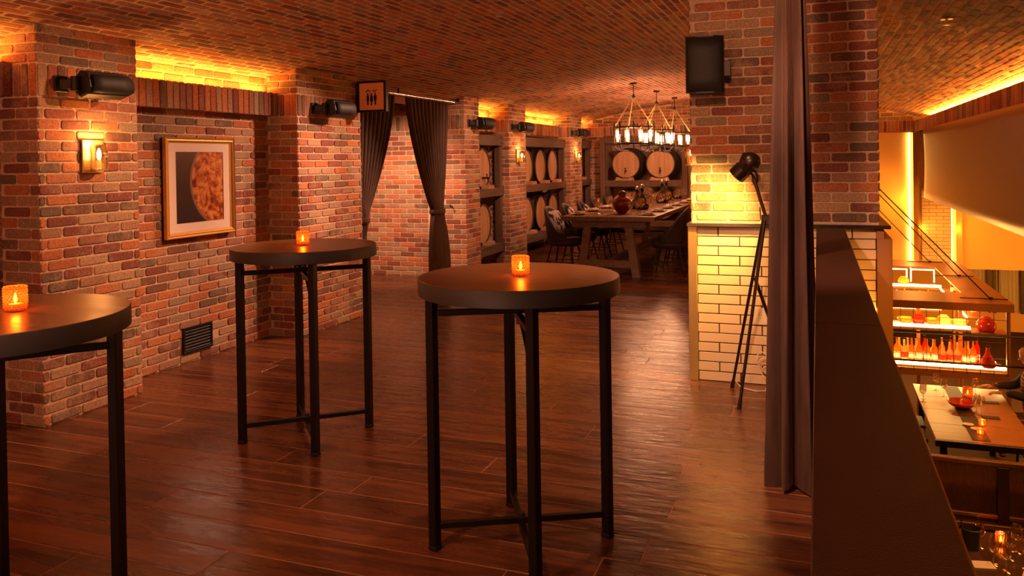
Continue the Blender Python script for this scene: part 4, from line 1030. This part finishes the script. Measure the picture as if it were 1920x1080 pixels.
# beams of the unseen ceiling spots, partly added fill, without fittings
for i, (x, y, tg, pw_, an) in enumerate(DL):
    z = zc(x) if x > -4.8 else 2.42
    spot('unseen_spot_beam', (x, y, z-.09), tg, pw_, PINK if y > 7 else (1.0, .46, .235), an, .8, .05)

# ------------------------------------------------------------------ atrium : bulkhead, end wall
g = G(); g.box(1.90, 2.15, 7.0, 16.8, .84, 2.0); g.box(1.95, 2.2, -2.6, 17, 2.0, 3.0); g.box(1.71, 1.95, 15.9, 16.8, 2.0, 2.05)
tag(g.build('wall_atrium', BRONZE), kind='structure')
def f(u, v):
    y = 6.5+9.35*u; z = .84+1.165*v; bow = .035*sin(pi*v)
    x = 1.706+bow*.6+(.16*max(0, (y-15.2)/.65)**2 if y > 15.2 else 0)
    return (x, y, z)
g = G(); g.grid(f, 60, 10); o = g.build('bulkhead_panel', BRONZE, None, 'all'); tag(o, 'long curved bronze bulkhead panel hanging under the right cornice', 'panel', kind='thing')
md = o.modifiers.new('s', 'SOLIDIFY'); md.thickness = .03; md.offset = -1
t6 = G(); t6.box(1.716, 1.80, 5.0, 16.79, 2.0, 2.205); t6 = t6.build('trim_6', MORT); t6['kind'] = 'structure'
n = round(11.7/PH); p = 11.7/n
lay(t6, [(Vector((1.712, 5.05+(k+.5)*p, 2.103)), Y_, Z_, -X_, p-J*.8, .205) for k in range(n)], MB_)
gs = G(); gs.box(1.84, 1.87, 5.1, 16.7, 2.206, 2.212); gs.build('light_strip', LED, t6)
g = G(); g.box(.36, 6.2, YB, 17.0, -.54, 2.0); g.box(.36, 2.2, YB, 17.0, 2.0, 2.7); we = g.build('wall_end', CREAMP); we['kind'] = 'structure'
lay(we, [q for q in field((.9, YB-.01, 2.0), X_, Z_, -Y_, .8, .45, (0.0001, .22)) if under(q)], MB_, singles=False)
g = G(); g.box(.9, 1.70, YB-.012, YB, 2.0, 2.42); g.build('mortar_bed', MORT, we)
# vertical lit slots and brown pilaster
for x0_, x1_, z0_, z1_ in ((1.600, 1.618, -.55, 1.98), (2.290, 2.302, -.5, .84)):
    g = G(); g.box(x0_, x1_, YB-.03, YB-.01, z0_, z1_); g.build('light_slot', LEDB, we)
g = G(); g.box(1.66, 1.74, YB-.12, YB-.01, -.55, 1.98); g.build('pilaster', COPPER, we)
g = G(); g.box(1.79, 2.285, YB-.10, YB, -.54, .95); pa = g.build('tile_backing', simple('ochre_grout', (.35, .22, .10), .9), we)
lay(we, field((1.80, YB-.10, -.5), X_, Z_, -Y_, .48, 1.4, pw=.24, ph=.0678, j=.009), TILE, name='tile', d=.006, c=.0015)
g = G(); g.box(2.36, 2.46, YB-.10, YB, -.54, .95); g.build('pilaster', CREAMP, we)
# lower back area
g = G(); g.box(.3, 6.2, 18.6, 18.8, -2.0, -.4); g.box(.3, 6.2, 17.0, 18.7, -.54, -.4); g.box(6.0, 6.2, 2, 18.7, -2.0, 2.6); g.box(2.15, 6.2, 2.0, 17.0, 2.3, 2.5)
g.box(.0, 6.2, -2.6, -2.4, -2, 2.5)
tag(g.build('wall_atrium', CREAMP), kind='structure')
g = G(); g.box(.0, 6.2, -2.6, 18.8, -2.1, -2.0); lf = g.build('floor_atrium', simple('dark_carpet', (.045, .018, .010), .9, bump=.4, bscale=120)); lf['kind'] = 'structure'
# cream drapes with dark mullions
for i, (x, w_) in enumerate(((2.72, .40), (3.36, .34), (3.78, .34))):
    def f(u, v, x=x, w_=w_): return (x+w_*u, 18.45+.03*cos(u*10*pi), -.56-1.0*v)
    g = G(); g.grid(f, 60, 4); o = g.build('window_drape', CREAMC, None, 'all'); tag(o, ('cream drape left of the dark mullion behind the bar', 'cream drape between two mullions behind the bar', 'cream drape at the right edge behind the bar')[i], 'curtain', 'cream drapes behind the bar')
g = G()
for x in (3.14, 3.24, 3.72): g = G(); g.box(x, x+.055, 18.38, 18.44, -1.6, -.54); tag(g.build('trim_7', IRON), kind='structure')

# ------------------------------------------------------------------ hanging bar gantry
t = thing('bar_gantry', 'copper framed bottle gantry glowing with lit shelves over the bar', 'bar shelving')
gx0, gx1, gy0, gy1, gz = .55, 2.244, 11.5, 15.9, -.30
g = G(); g.box(gx0, 1.80, gy0, gy0+.82, gz-.02, gz, None, .002); g.build('front_roof_panel', COPPER, t)
g = G(); g.box(gx0, 1.80, 15.0, gy1, gz-.02, gz, None, .002); g.build('rear_roof_panel', COPPER, t)
for a, b in ((gy0, 12.66), (12.67, 14.1), (14.11, gy1)): g = G(); g.box(1.802, gx1, a, b, gz-.02, gz, None, .002); g.build('side_roof_panel', COPPER, t)
g = G(); g.box(gx0, gx1+.01, gy0-.02, gy0, gz-.10, gz+.002, None, .002); g.box(gx1-.01, gx1+.01, gy0, gy1, gz-.10, gz+.002); g.build('fascia', COPPER, t)
for x, y in ((gx1-.05, gy0+.03), (gx1-.05, gy1-.05), (gx0+.05, gy0+.03), (1.25, gy0+.62), (1.78, 12.3)):
    g = G(); g.box(x-.022, x+.022, y-.022, y+.022, -2.0, gz-.02, None, .002); g.build('post', COPPER, t)
def shelf(x0_, x1_, y0_, y1_, z, strip_y=None, along='x'):
    g = G(); g.box(x0_, x1_, y0_, y1_, z-.05, z, None, .002); s_ = g.build('shelf', COPPER, t)
    g = G()
    if along == 'x': g.box(x0_, x1_, y0_-.006, y0_+.002, z-.012, z+.026)
    else: g.box(x0_-.006, x0_+.002, y0_, y1_, z-.006, z+.018)
    g.build('light_strip', LEDB, s_)
    if along == 'x': area('shelf_light', ((x0_+x1_)/2, y1_-.02, z+.03), (0, -.5, 1), x1_-x0_, .03, 16, (1, .45, .08)); 
shelf(gx0, 1.78, 11.53, 11.85, -.63); shelf(gx0, gx1-.08, 11.53, 11.85, -1.12); shelf(gx0, 1.9, 15.05, 15.35, -.63); shelf(1.86, 2.2, 12.3, 14.9, -.63, along='y'); shelf(gx0, 1.9, 15.05, 15.35, -1.0)
g = G(); g.box(gx0, gx1-.03, 11.50, 11.53, -1.26, -1.165, None, .002); g.build('lower_fascia', COPPER, t)
for k in range(9):
    x = .98+.15*k; g = G(); g.cyl((x, 11.49, -1.2), (x, 11.49, gz-.1), .0035, n=5); g.build('grid_wire', IRON, t)
for z in (-.50, -.78, -.98): g = G(); g.cyl((gx0, 11.488, z), (gx1-.05, 11.488, z), .0035, n=5); g.build('grid_wire', IRON, t)
for z, y in ((-.585, 10.9), (-.935, 10.9)):
    g = G(); g.cyl((.5, y, z), (3.2, y, z), .013, n=8); o = g.build('handrail', IRON, None, True)
    tag(o, 'upper slim dark rail crossing in front of the bottle shelves' if z > -.7 else 'lower slim dark rail crossing in front of the bottle shelves', 'rail')
# far lit panel frames seen through the gantry
for x0_, x1_ in ((.95, 1.42), (1.47, 1.84)):
    g = G()
    for a in ((x0_, x1_, -.40, -.385), (x0_, x0_+.015, -.6, -.385), (x1_-.015, x1_, -.6, -.385)): g.box(a[0], a[1], 15.34, 15.355, a[2], a[3])
    g.build('lit_frame', LEDB, t)
# bottles
def bottle_proto(kind):
    o = thing('spirit_bottle', 'x', 'bottle'); m = (SPIRIT, SPIRITC, SPIRITR)[kind % 3]
    P = ([(.0, .0), (.037, .001), (.038, .17), (.030, .20), (.013, .225), (.012, .28)], [(.0, .0), (.042, .001), (.045, .12), (.040, .15), (.014, .19), (.013, .25)], [(.0, .0), (.034, .001), (.034, .19), (.022, .23), (.012, .25), (.012, .30)])[kind]
    g = G(); g.lathe(P, 14, capb=False, capt=False); g.build('body', m, o, 'all')
    g = G(); zt = P[-1][1]; g.cyl((0, 0, zt-.005), (0, 0, zt+.025), .013, n=10); g.build('cap', (BRASS, PLATE, IRON)[kind], o, True)
    g = G(); g.lathe([(.0385 if kind == 0 else .0455 if kind == 1 else .0345, .05), (.0385 if kind == 0 else .0452 if kind == 1 else .0345, .12)], 14, capb=False, capt=False); g.build('paper_label', (LINEN, SPIRITR, LINEN)[kind], o, 'all')
    return o
protos = [bottle_proto(k) for k in range(3)]; usedb = [False]*3
def bottle(x, y, z, k, lab, grp):
    if not usedb[k]: o = protos[k]; usedb[k] = True; o.location = (x, y, z)
    else: o = dup(protos[k], (x, y, z))
    tag(o, lab, 'bottle', grp)
names_k = ('amber glass spirit bottle', 'pale glass spirit bottle', 'slim red glass spirit bottle')
ORD = ['first', 'second', 'third', 'fourth', 'fifth', 'sixth', 'seventh', 'eighth', 'ninth', 'tenth', 'eleventh', 'twelfth', 'thirteenth']
x = .95; q_ = -1
while x < 1.90:
    q_ += 1; k = rnd.choice((0, 0, 1, 2)); bottle(x, 11.66+rnd.uniform(-.02, .02), -1.12, k, names_k[k]+f', {ORD[q_]} from the left in the front row, lower shelf', 'front bottles on the lower lit shelf'); x += .088
x = .99; q_ = -1
while x < 1.9:
    q_ += 1; k = rnd.choice((0, 1, 1, 2)); bottle(x, 11.78, -1.12, k, names_k[k]+f', {ORD[q_]} from the left in the back row, lower shelf', 'back bottles on the lower lit shelf'); x += .10
for i in range(6): bottle(1.94+rnd.uniform(0, .04), 12.5+.35*i, -.63, i % 3, names_k[i % 3]+f', {ORD[i]} from the front on the side shelf', 'bottles on the side shelf')
for i in range(7): bottle(1.0+.12*i, 15.2, -1.0, (i*2) % 3, names_k[(i*2) % 3]+f', {ORD[i]} from the left on the far shelf', 'bottles on the far shelf')
# bowls and vessels on the upper shelf
def vessel(name, prof, mat, loc, lab, cat, n=22):
    g = G(); g.lathe(prof, n, capb=False, capt=False); o = g.build(name, mat, None, 'all', loc); tag(o, lab, cat); return o
BW = [(.0, .0), (.04, .002), (.085, .03), (.105, .07), (.10, .075), (.08, .035), (.0, .01)]
JR = [(.0, .0), (.06, .002), (.085, .05), (.08, .09), (.05, .12), (.045, .13)]
vessel('glass_bowl', BW, SPIRIT, (1.06, 11.68, -.63), 'amber bowl at the hidden end of the upper lit shelf', 'bowl')
vessel('glass_jar', JR, SPIRITR, (1.21, 11.68, -.63), 'round reddish jar between two bowls on the upper lit shelf', 'jar')
vessel('glass_bowl', BW, SPIRIT, (1.37, 11.68, -.63), 'amber bowl beside the reddish jar on the upper shelf', 'bowl')
vessel('glass_jar', JR, SPIRITC, (1.50, 11.68, -.63), 'pale jar in the middle of the upper lit shelf', 'jar')
vessel('glass_bowl', BW, SPIRITC, (1.68, 11.68, -.63), 'pale wide bowl at the end of the upper lit shelf', 'bowl')
vessel('copper_pot', [(.0, .0), (.09, .004), (.115, .05), (.11, .11), (.07, .16), (.03, .185), (.0, .19)], REDBOWL, (1.98, 11.68, -.68), 'big round red pot near the corner post of the gantry', 'pot')
vessel('glass_jar', JR, SPIRIT, (1.35, 15.2, -.63), 'domed amber jar on the far lit shelf', 'jar')
g = G(); g.box(1.80, 2.2, 11.53, 11.85, -.70, -.68); g.build('shelf', COPPER, t)
t = thing('cocktail_funnel', 'red conical decanter at the end of the lower bottle shelf', 'decanter', (1.98, 11.6, -1.12))
g = G(); g.lathe([(.0, .0), (.10, .004), (.11, .03), (.03, .17), (.022, .24), (.03, .25)], 20, capb=False, capt=False); g.build('body', REDBOWL, t, 'all')
g = G(); g.cyl((0, 0, .24), (0, 0, .27), .02); g.build('stopper', IRON, t, True)
area('bar_glow', (1.4, 13.4, -.36), (0, 0, -1), 1.2, 2.4, 26, (1, .42, .07))
# stay cables
def cable(p0, p1, lab):
    g = G(); g.cyl(p0, p1, .008, n=6); r_ = thing('stay_cable', lab, 'cable'); g.build('wire', IRON, r_)
    g = G(); v = Vector(p1); g.cyl(v+Vector((0, 0, -.0)), v+Vector((0, 0, .03)), .025, n=10); g.bar(v+Vector((-.35, 0, .008)), v+Vector((.19, 0, .008)), .02, .012); g.build('anchor', IRON, r_)
cable((-.55, 13.3, 2.62), (2.055, 11.80, -.295), 'steel stay running down to the near corner of the bottle gantry')
cable((-.55, 14.6, 2.62), (2.0, 13.9, -.295), 'steel stay running down to the middle of the bottle gantry')
cable((-.75, 15.9, 2.6), (1.80, 15.6, -.295), 'steel stay running down to the far corner of the bottle gantry')

# ------------------------------------------------------------------ lower dining tables
ATW = wood_mat('warm_table_wood', (.20, .09, .04), (.36, .17, .075), .25, .38, 0, 14, .05, .001, .1)
t = thing('restaurant_table', 'long wooden dining table below the bottle gantry', 'table')
Z2 = -1.25
for k in range(4):
    y0_ = 8.95+k*.52; g = G(); g.box(1.07, 1.96+.01*k, y0_+.002, y0_+.518, Z2-.04, Z2, None, .003); g.build('top_board', ATW, t)
g = G(); g.box(1.06, 1.99, 8.89, 8.948, Z2-.06, Z2+.002, None, .004); g.build('edge_rail', BLACK, t)
for x, y in ((1.15, 9.05), (1.9, 9.05), (1.15, 10.9), (1.9, 10.9)): g = G(); g.box(x-.03, x+.03, y-.03, y+.03, -2, Z2-.04, None, .003); g.build('leg', BLACK, t)
g = G(); g.box(1.40, 1.56, 9.0, 11.0, Z2, Z2+.004); o = g.build('table_runner', simple('dark_runner', (.04, .018, .012), .6)); tag(o, 'dark runner along the middle of the lower dining table', 'table runner')
LG = 'glasses on the lower dining table'
OR = ['first', 'second', 'third', 'fourth', 'fifth', 'sixth', 'seventh', 'eighth', 'ninth', 'tenth', 'eleventh', 'twelfth', 'thirteenth']
for i, (x, y) in enumerate(((1.60, 10.0), (1.57, 9.86), (1.63, 9.92), (1.54, 10.3), (1.35, 10.55), (1.30, 10.8), (1.12, 10.4), (1.10, 10.25), (1.70, 10.7))):
    put_glass(x, y, Z2, 'stemmed glass on the lower table, '+('beside the red bowl towards the right', 'right of the candle holders, closest of the cluster', 'rightmost of the cluster by the menu cards', 'just behind the red bowl', 'left of the tall candle, nearer one', 'left of the tall candle, farther one', 'left edge, farther one', 'left edge, nearer one', 'at the far right corner')[i], LG, 1.0)
vessel('serving_bowl', [(.0, .0), (.06, .002), (.12, .03), (.15, .07), (.145, .072), (.11, .035), (.0, .012)], REDBOWL, (1.47, 10.12, Z2+.004), 'shallow red bowl in the middle of the lower dining table', 'bowl')
candle((1.60, 10.58, Z2), 'tall lit candle glass behind the red bowl below', 'lower table candles', 1.2, 1.5)
candle((1.565, 9.49, Z2), 'small lit candle near the front edge of the lower table', 'lower table candles', 1.2, .9)
candle((1.50, 9.20, Z2), 'lit candle closest to the black edge of the lower table', 'lower table candles', .8, .8)
for i, (x, y) in enumerate(((1.436, 9.50), (1.492, 9.37))):
    vessel('side_plate', [(.0, .0), (.035, .001), (.055, .006), (.053, .008), (.0, .004)], PLATE, (x, y, Z2+.004), ('small cream plate behind its twin on the lower table', 'small cream plate nearest the front edge of the lower table')[i], 'plate')
for i, (x, y) in enumerate(((1.80, 10.42), (1.70, 9.83))):
    g = G(); g.box(-.085, .085, -.045, .045, 0, .006); o = g.build('menu_card', MENU, None, False, (x, y, Z2+.001)); tag(o, ('black menu card farther up the lower table', 'black menu card nearer the front of the lower table')[i], 'menu')
# low side table / seats on the left of it
t = thing('side_counter', 'low orange-lit side counter left of the lower dining table', 'counter')
g = G(); g.box(.75, 1.02, 8.9, 9.6, -1.42, -1.38, None, .003); g.build('top', ATW, t); g = G(); g.box(.78, .99, 8.95, 9.55, -2.0, -1.42); g.build('base', COPPER, t)
plc = None
for i, (x, y) in enumerate(((.93, 10.45), (.90, 9.98), (2.15, 9.75))):
    lab = ('curved dark chair left of the lower dining table, farther one', 'curved dark chair left of the lower dining table, nearer one', 'brown chair at the right edge by the lower table')[i]
    if plc is None:
        c = thing('restaurant_chair', lab, 'chair', (x, y, -2.0), 0, 'chairs at the lower dining table')
        g = G(); g.box(-.2, .2, -.2, .2, .43, .47, None, .01); g.build('seat', LEATHER, c)
        g = G(); g.tube([(-.2, -.19, .45), (-.23, -.2, .7), (-.23, -.12, .83), (-.235, 0, .86), (-.23, .12, .83), (-.23, .2, .7), (-.2, .19, .45)], .014, 8); g.build('back_hoop', LAMPB, c, True)
        g = G(); g.tube([(-.23, -.1, .5), (-.23, .1, .80)], .009, 6); g.tube([(-.23, .1, .5), (-.23, -.1, .80)], .009, 6); g.build('back_cross', LAMPB, c, True)
        for sx in (-1, 1):
            for sy in (-1, 1): g = G(); g.cyl((sx*.2, sy*.19, 0), (sx*.18, sy*.17, .44), .013, n=8); g.build('leg', LAMPB, c, True)
        plc = c
    else: dup(plc, (x, y, -2.0), pi if i == 2 else 0, lab)
# ribbed glass screen
t = thing('glass_screen', 'bronze framed screen with ribbed glass panels below the parapet', 'screen')
g = G(); g.box(.45, 2.3, 6.97, 7.03, -.80, -.765, None, .004); g.build('top_rail', BRONZE, t)
g = G(); g.box(.45, 2.3, 6.97, 7.03, -1.20, -1.17, None, .004); g.box(.45, 2.3, 6.94, 7.06, -1.275, -1.235, None, .004); g.build('bottom_rail', BRONZE, t)
for x in (.5, 1.285, 2.05): g = G(); g.box(x-.038, x+.038, 6.96, 7.04, -2.0, -.80, None, .004); g.build('post', LAMPB, t)
for x0_, x1_ in ((.54, 1.245), (1.325, 2.01)):
    n_ = int((x1_-x0_)/.012); g = G(); g.grid(lambda u, v: (x0_+(x1_-x0_)*u, 7.0+.004*cos(u*n_*2*pi), -1.17+.37*v), n_*4, 1); o = g.build('ribbed_pane', RIB, t)
t = thing('banquette', 'red upholstered bench behind the ribbed glass screen', 'bench')
g = G(); g.box(.7, 2.4, 7.15, 7.6, -1.62, -1.5, None, .03); g.build('seat', simple('oxblood_leather', (.14, .012, .008), .4), t); g = G(); g.box(.7, 2.4, 7.08, 7.16, -2, -.98, None, .02); g.build('backrest', MATS['oxblood_leather'], t); g = G(); g.box(.72, 2.38, 7.2, 7.55, -2.0, -1.62); g.build('base', BLACK, t)
# near lower table
t = thing('restaurant_table', 'dark dining table with glasses at the bottom right corner', 'table')
g = G(); g.box(.80, 2.0, 5.75, 6.85, Z2-.04, Z2, None, .004); g.build('tabletop', simple('polished_dark_wood', (.07, .035, .018), .16), t)
for x, y in ((.9, 5.85), (1.9, 5.85), (.9, 6.75), (1.9, 6.75)): g = G(); g.cyl((x, y, -2), (x, y, Z2-.04), .025); g.build('leg', BLACK, t)
for i, (x, y, s) in enumerate(((1.10, 6.30, 1.0), (1.16, 6.22, 1.0), (1.22, 6.42, .95), (1.29, 6.55, 1.0), (1.30, 6.3, 1.0), (1.06, 6.55, .9))):
    put_glass(x, y, Z2, 'stemmed glass on the near lower table, '+('right behind the white napkin', 'closest to the viewer', 'in front of the candle', 'farthest to the right', 'near the right edge napkin', 'beside the ice bucket')[i], 'glasses on the near lower table', s)
candle((1.21, 6.66, Z2), 'lit candle on the near lower table, bottom right corner', 'near lower table candles', 1.2, 1.0)
t = thing('ice_bucket', 'black ice bucket with a wire handle on the near lower table', 'bucket', (1.0, 6.52, Z2))
g = G(); g.lathe([(.0, .0), (.05, .002), (.062, .14), (.066, .145), (.06, .15), (.05, .02), (.0, .015)], 24, capb=False, capt=False); g.build('pail', MENU, t, True)
g = G(); g.tube([(-.064, 0, .14), (-.062, 0, .20), (-.03, 0, .24), (.03, 0, .24), (.062, 0, .20), (.064, 0, .14)], .004, 6); g.build('handle', IRON, t, 'all')
for i, (x, y, a) in enumerate(((1.03, 6.27, .2), (1.32, 6.19, -.3))):
    g = G(); g.box(-.07, .07, -.05, .05, 0, .008, None, .002); o = g.build('napkin', LINEN, None, False, (x, y, Z2+.001)); o.rotation_euler[2] = a; tag(o, ('white folded napkin in front of the ice bucket', 'white folded napkin at the right edge of the near lower table')[i], 'napkin')
spot('table_downlight', (1.3, 6.6, 1.9), (1.2, 6.35, -1.25), 40, (1, .72, .45), 30, .5, .03)
spot('table_downlight', (1.7, 10.2, 1.9), (1.6, 10.0, -1.25), 30, (1, .55, .22), 45, .6, .03)

# person at the lower table, seated, reaching forward
def skinned(name, pts, edges, rad, mat, parent, lv=1):
    me = bpy.data.meshes.new(name); me.from_pydata(pts, edges, []); o = bpy.data.objects.new(name, me); COL.objects.link(o); o.parent = parent
    me.materials.append(mat); m = o.modifiers.new('skin', 'SKIN'); m.use_smooth_shade = True
    sv = me.skin_vertices[0].data
    for i, r in enumerate(rad): sv[i].radius = r if isinstance(r, tuple) else (r, r)
    sv[0].use_root = True
    s_ = o.modifiers.new('sub', 'SUBSURF'); s_.levels = s_.render_levels = lv; return o
t = thing('person', 'seated person in a striped knit top reaching over the lower table', 'person', (2.32, 10.75, 0))
# body: pelvis, spine, neck, arms, thighs, shins (facing -x)
pts = [(0, 0, -1.50), (-.01, 0, -1.32), (-.03, 0, -1.12), (-.05, 0, -.98), (-.05, 0, -.90),
       (-.04, -.16, -1.02), (-.12, -.20, -1.20), (-.34, -.14, -1.17), (-.04, .16, -1.02), (-.16, .20, -1.16), (-.40, .12, -1.16),
       (-.03, -.10, -1.53), (-.38, -.11, -1.52), (-.36, -.11, -1.93), (-.03, .10, -1.53), (-.38, .11, -1.52), (-.36, .11, -1.93)]
ed = [(0, 1), (1, 2), (2, 3), (3, 4), (3, 5), (5, 6), (6, 7), (3, 8), (8, 9), (9, 10), (0, 11), (11, 12), (12, 13), (0, 14), (14, 15), (15, 16)]
rd = [.13, (.12, .14), (.125, .15), (.09, .11), .05, .062, .048, .032, .062, .048, .032, .095, .07, .045, .095, .07, .045]
skinned('body', pts, ed, rd, STRIPE, t, 2)
skinned('sleeve', [(-.04, -.165, -1.01), (-.12, -.205, -1.20), (-.33, -.142, -1.17)], [(0, 1), (1, 2)], [.072, .058, .042], SLEEVE, t)
skinned('sleeve', [(-.04, .165, -1.01), (-.16, .205, -1.16), (-.39, .122, -1.16)], [(0, 1), (1, 2)], [.072, .058, .042], SLEEVE, t)
g = G(); g.lathe([(.002, -.105), (.035, -.10), (.058, -.06), (.070, -.01), (.074, .03), (.068, .075), (.04, .105), (.002, .115)], 22, Matrix.Translation((-.075, 0, -.775)) @ Matrix.Rotation(R(-14), 4, 'Y') @ Matrix.Diagonal((1.2, 1, 1.05, 1))); g.cyl((-.158, 0, -.80), (-.178, 0, -.812), .016, .010, 8); g.build('face', SKIN, t, 'all')
g = G(); g.lathe([(.002, -.09), (.055, -.09), (.078, -.03), (.084, .03), (.074, .085), (.04, .115), (.002, .125)], 20, Matrix.Translation((-.048, 0, -.765)) @ Matrix.Rotation(R(-14), 4, 'Y') @ Matrix.Diagonal((1.12, 1.02, 1.05, 1))); g.build('hair', HAIR, t, 'all')
g = G()
for s_ in (1, -1): g.lathe([(.0, .0), (.007, .002), (.0, .004)], 8, Matrix.Translation((-.158, s_*.028, -.765)) @ Matrix.Rotation(-pi/2, 4, 'Y'), capb=False, capt=False)
g.build('eyes', HAIR, t)
for (hx, hy, hz), sy in (((-.36, -.135, -1.172), -1), ((-.42, .115, -1.165), 1)):
    P_ = [(hx, hy, hz), (hx-.05, hy, hz-.005)]; E_ = [(0, 1)]; r_ = [.024, .030]
    for i, l_ in enumerate((.060, .070, .066, .052)):
        b_ = len(P_); yy = hy+(i-1.5)*.018
        P_ += [(hx-.085, yy, hz-.006), (hx-.085-l_*.5, yy*1.0, hz-.012), (hx-.085-l_*.85, yy, hz-.034)]; E_ += [(1, b_), (b_, b_+1), (b_+1, b_+2)]; r_ += [.010, .0085, .0075]
    b_ = len(P_); P_ += [(hx-.03, hy-sy*.03, hz-.01), (hx-.065, hy-sy*.05, hz-.022)]; E_ += [(0, b_), (b_, b_+1)]; r_ += [.011, .008]
    skinned('hand', P_, E_, r_, SKIN, t)
t = thing('restaurant_stool', 'seat under the person at the right edge', 'stool', (2.28, 10.75, -2.0))
g = G(); g.lathe([(.0, .30), (.17, .30), (.19, .34), (.17, .375), (.0, .38)], 24, capb=False, capt=False); g.build('seat', MATS['oxblood_leather'], t, True)
g = G(); g.lathe([(.0, .0), (.16, .0), (.15, .015), (.02, .03), (.02, .30)], 20, capb=False, capt=False); g.build('pedestal', IRON, t, True)
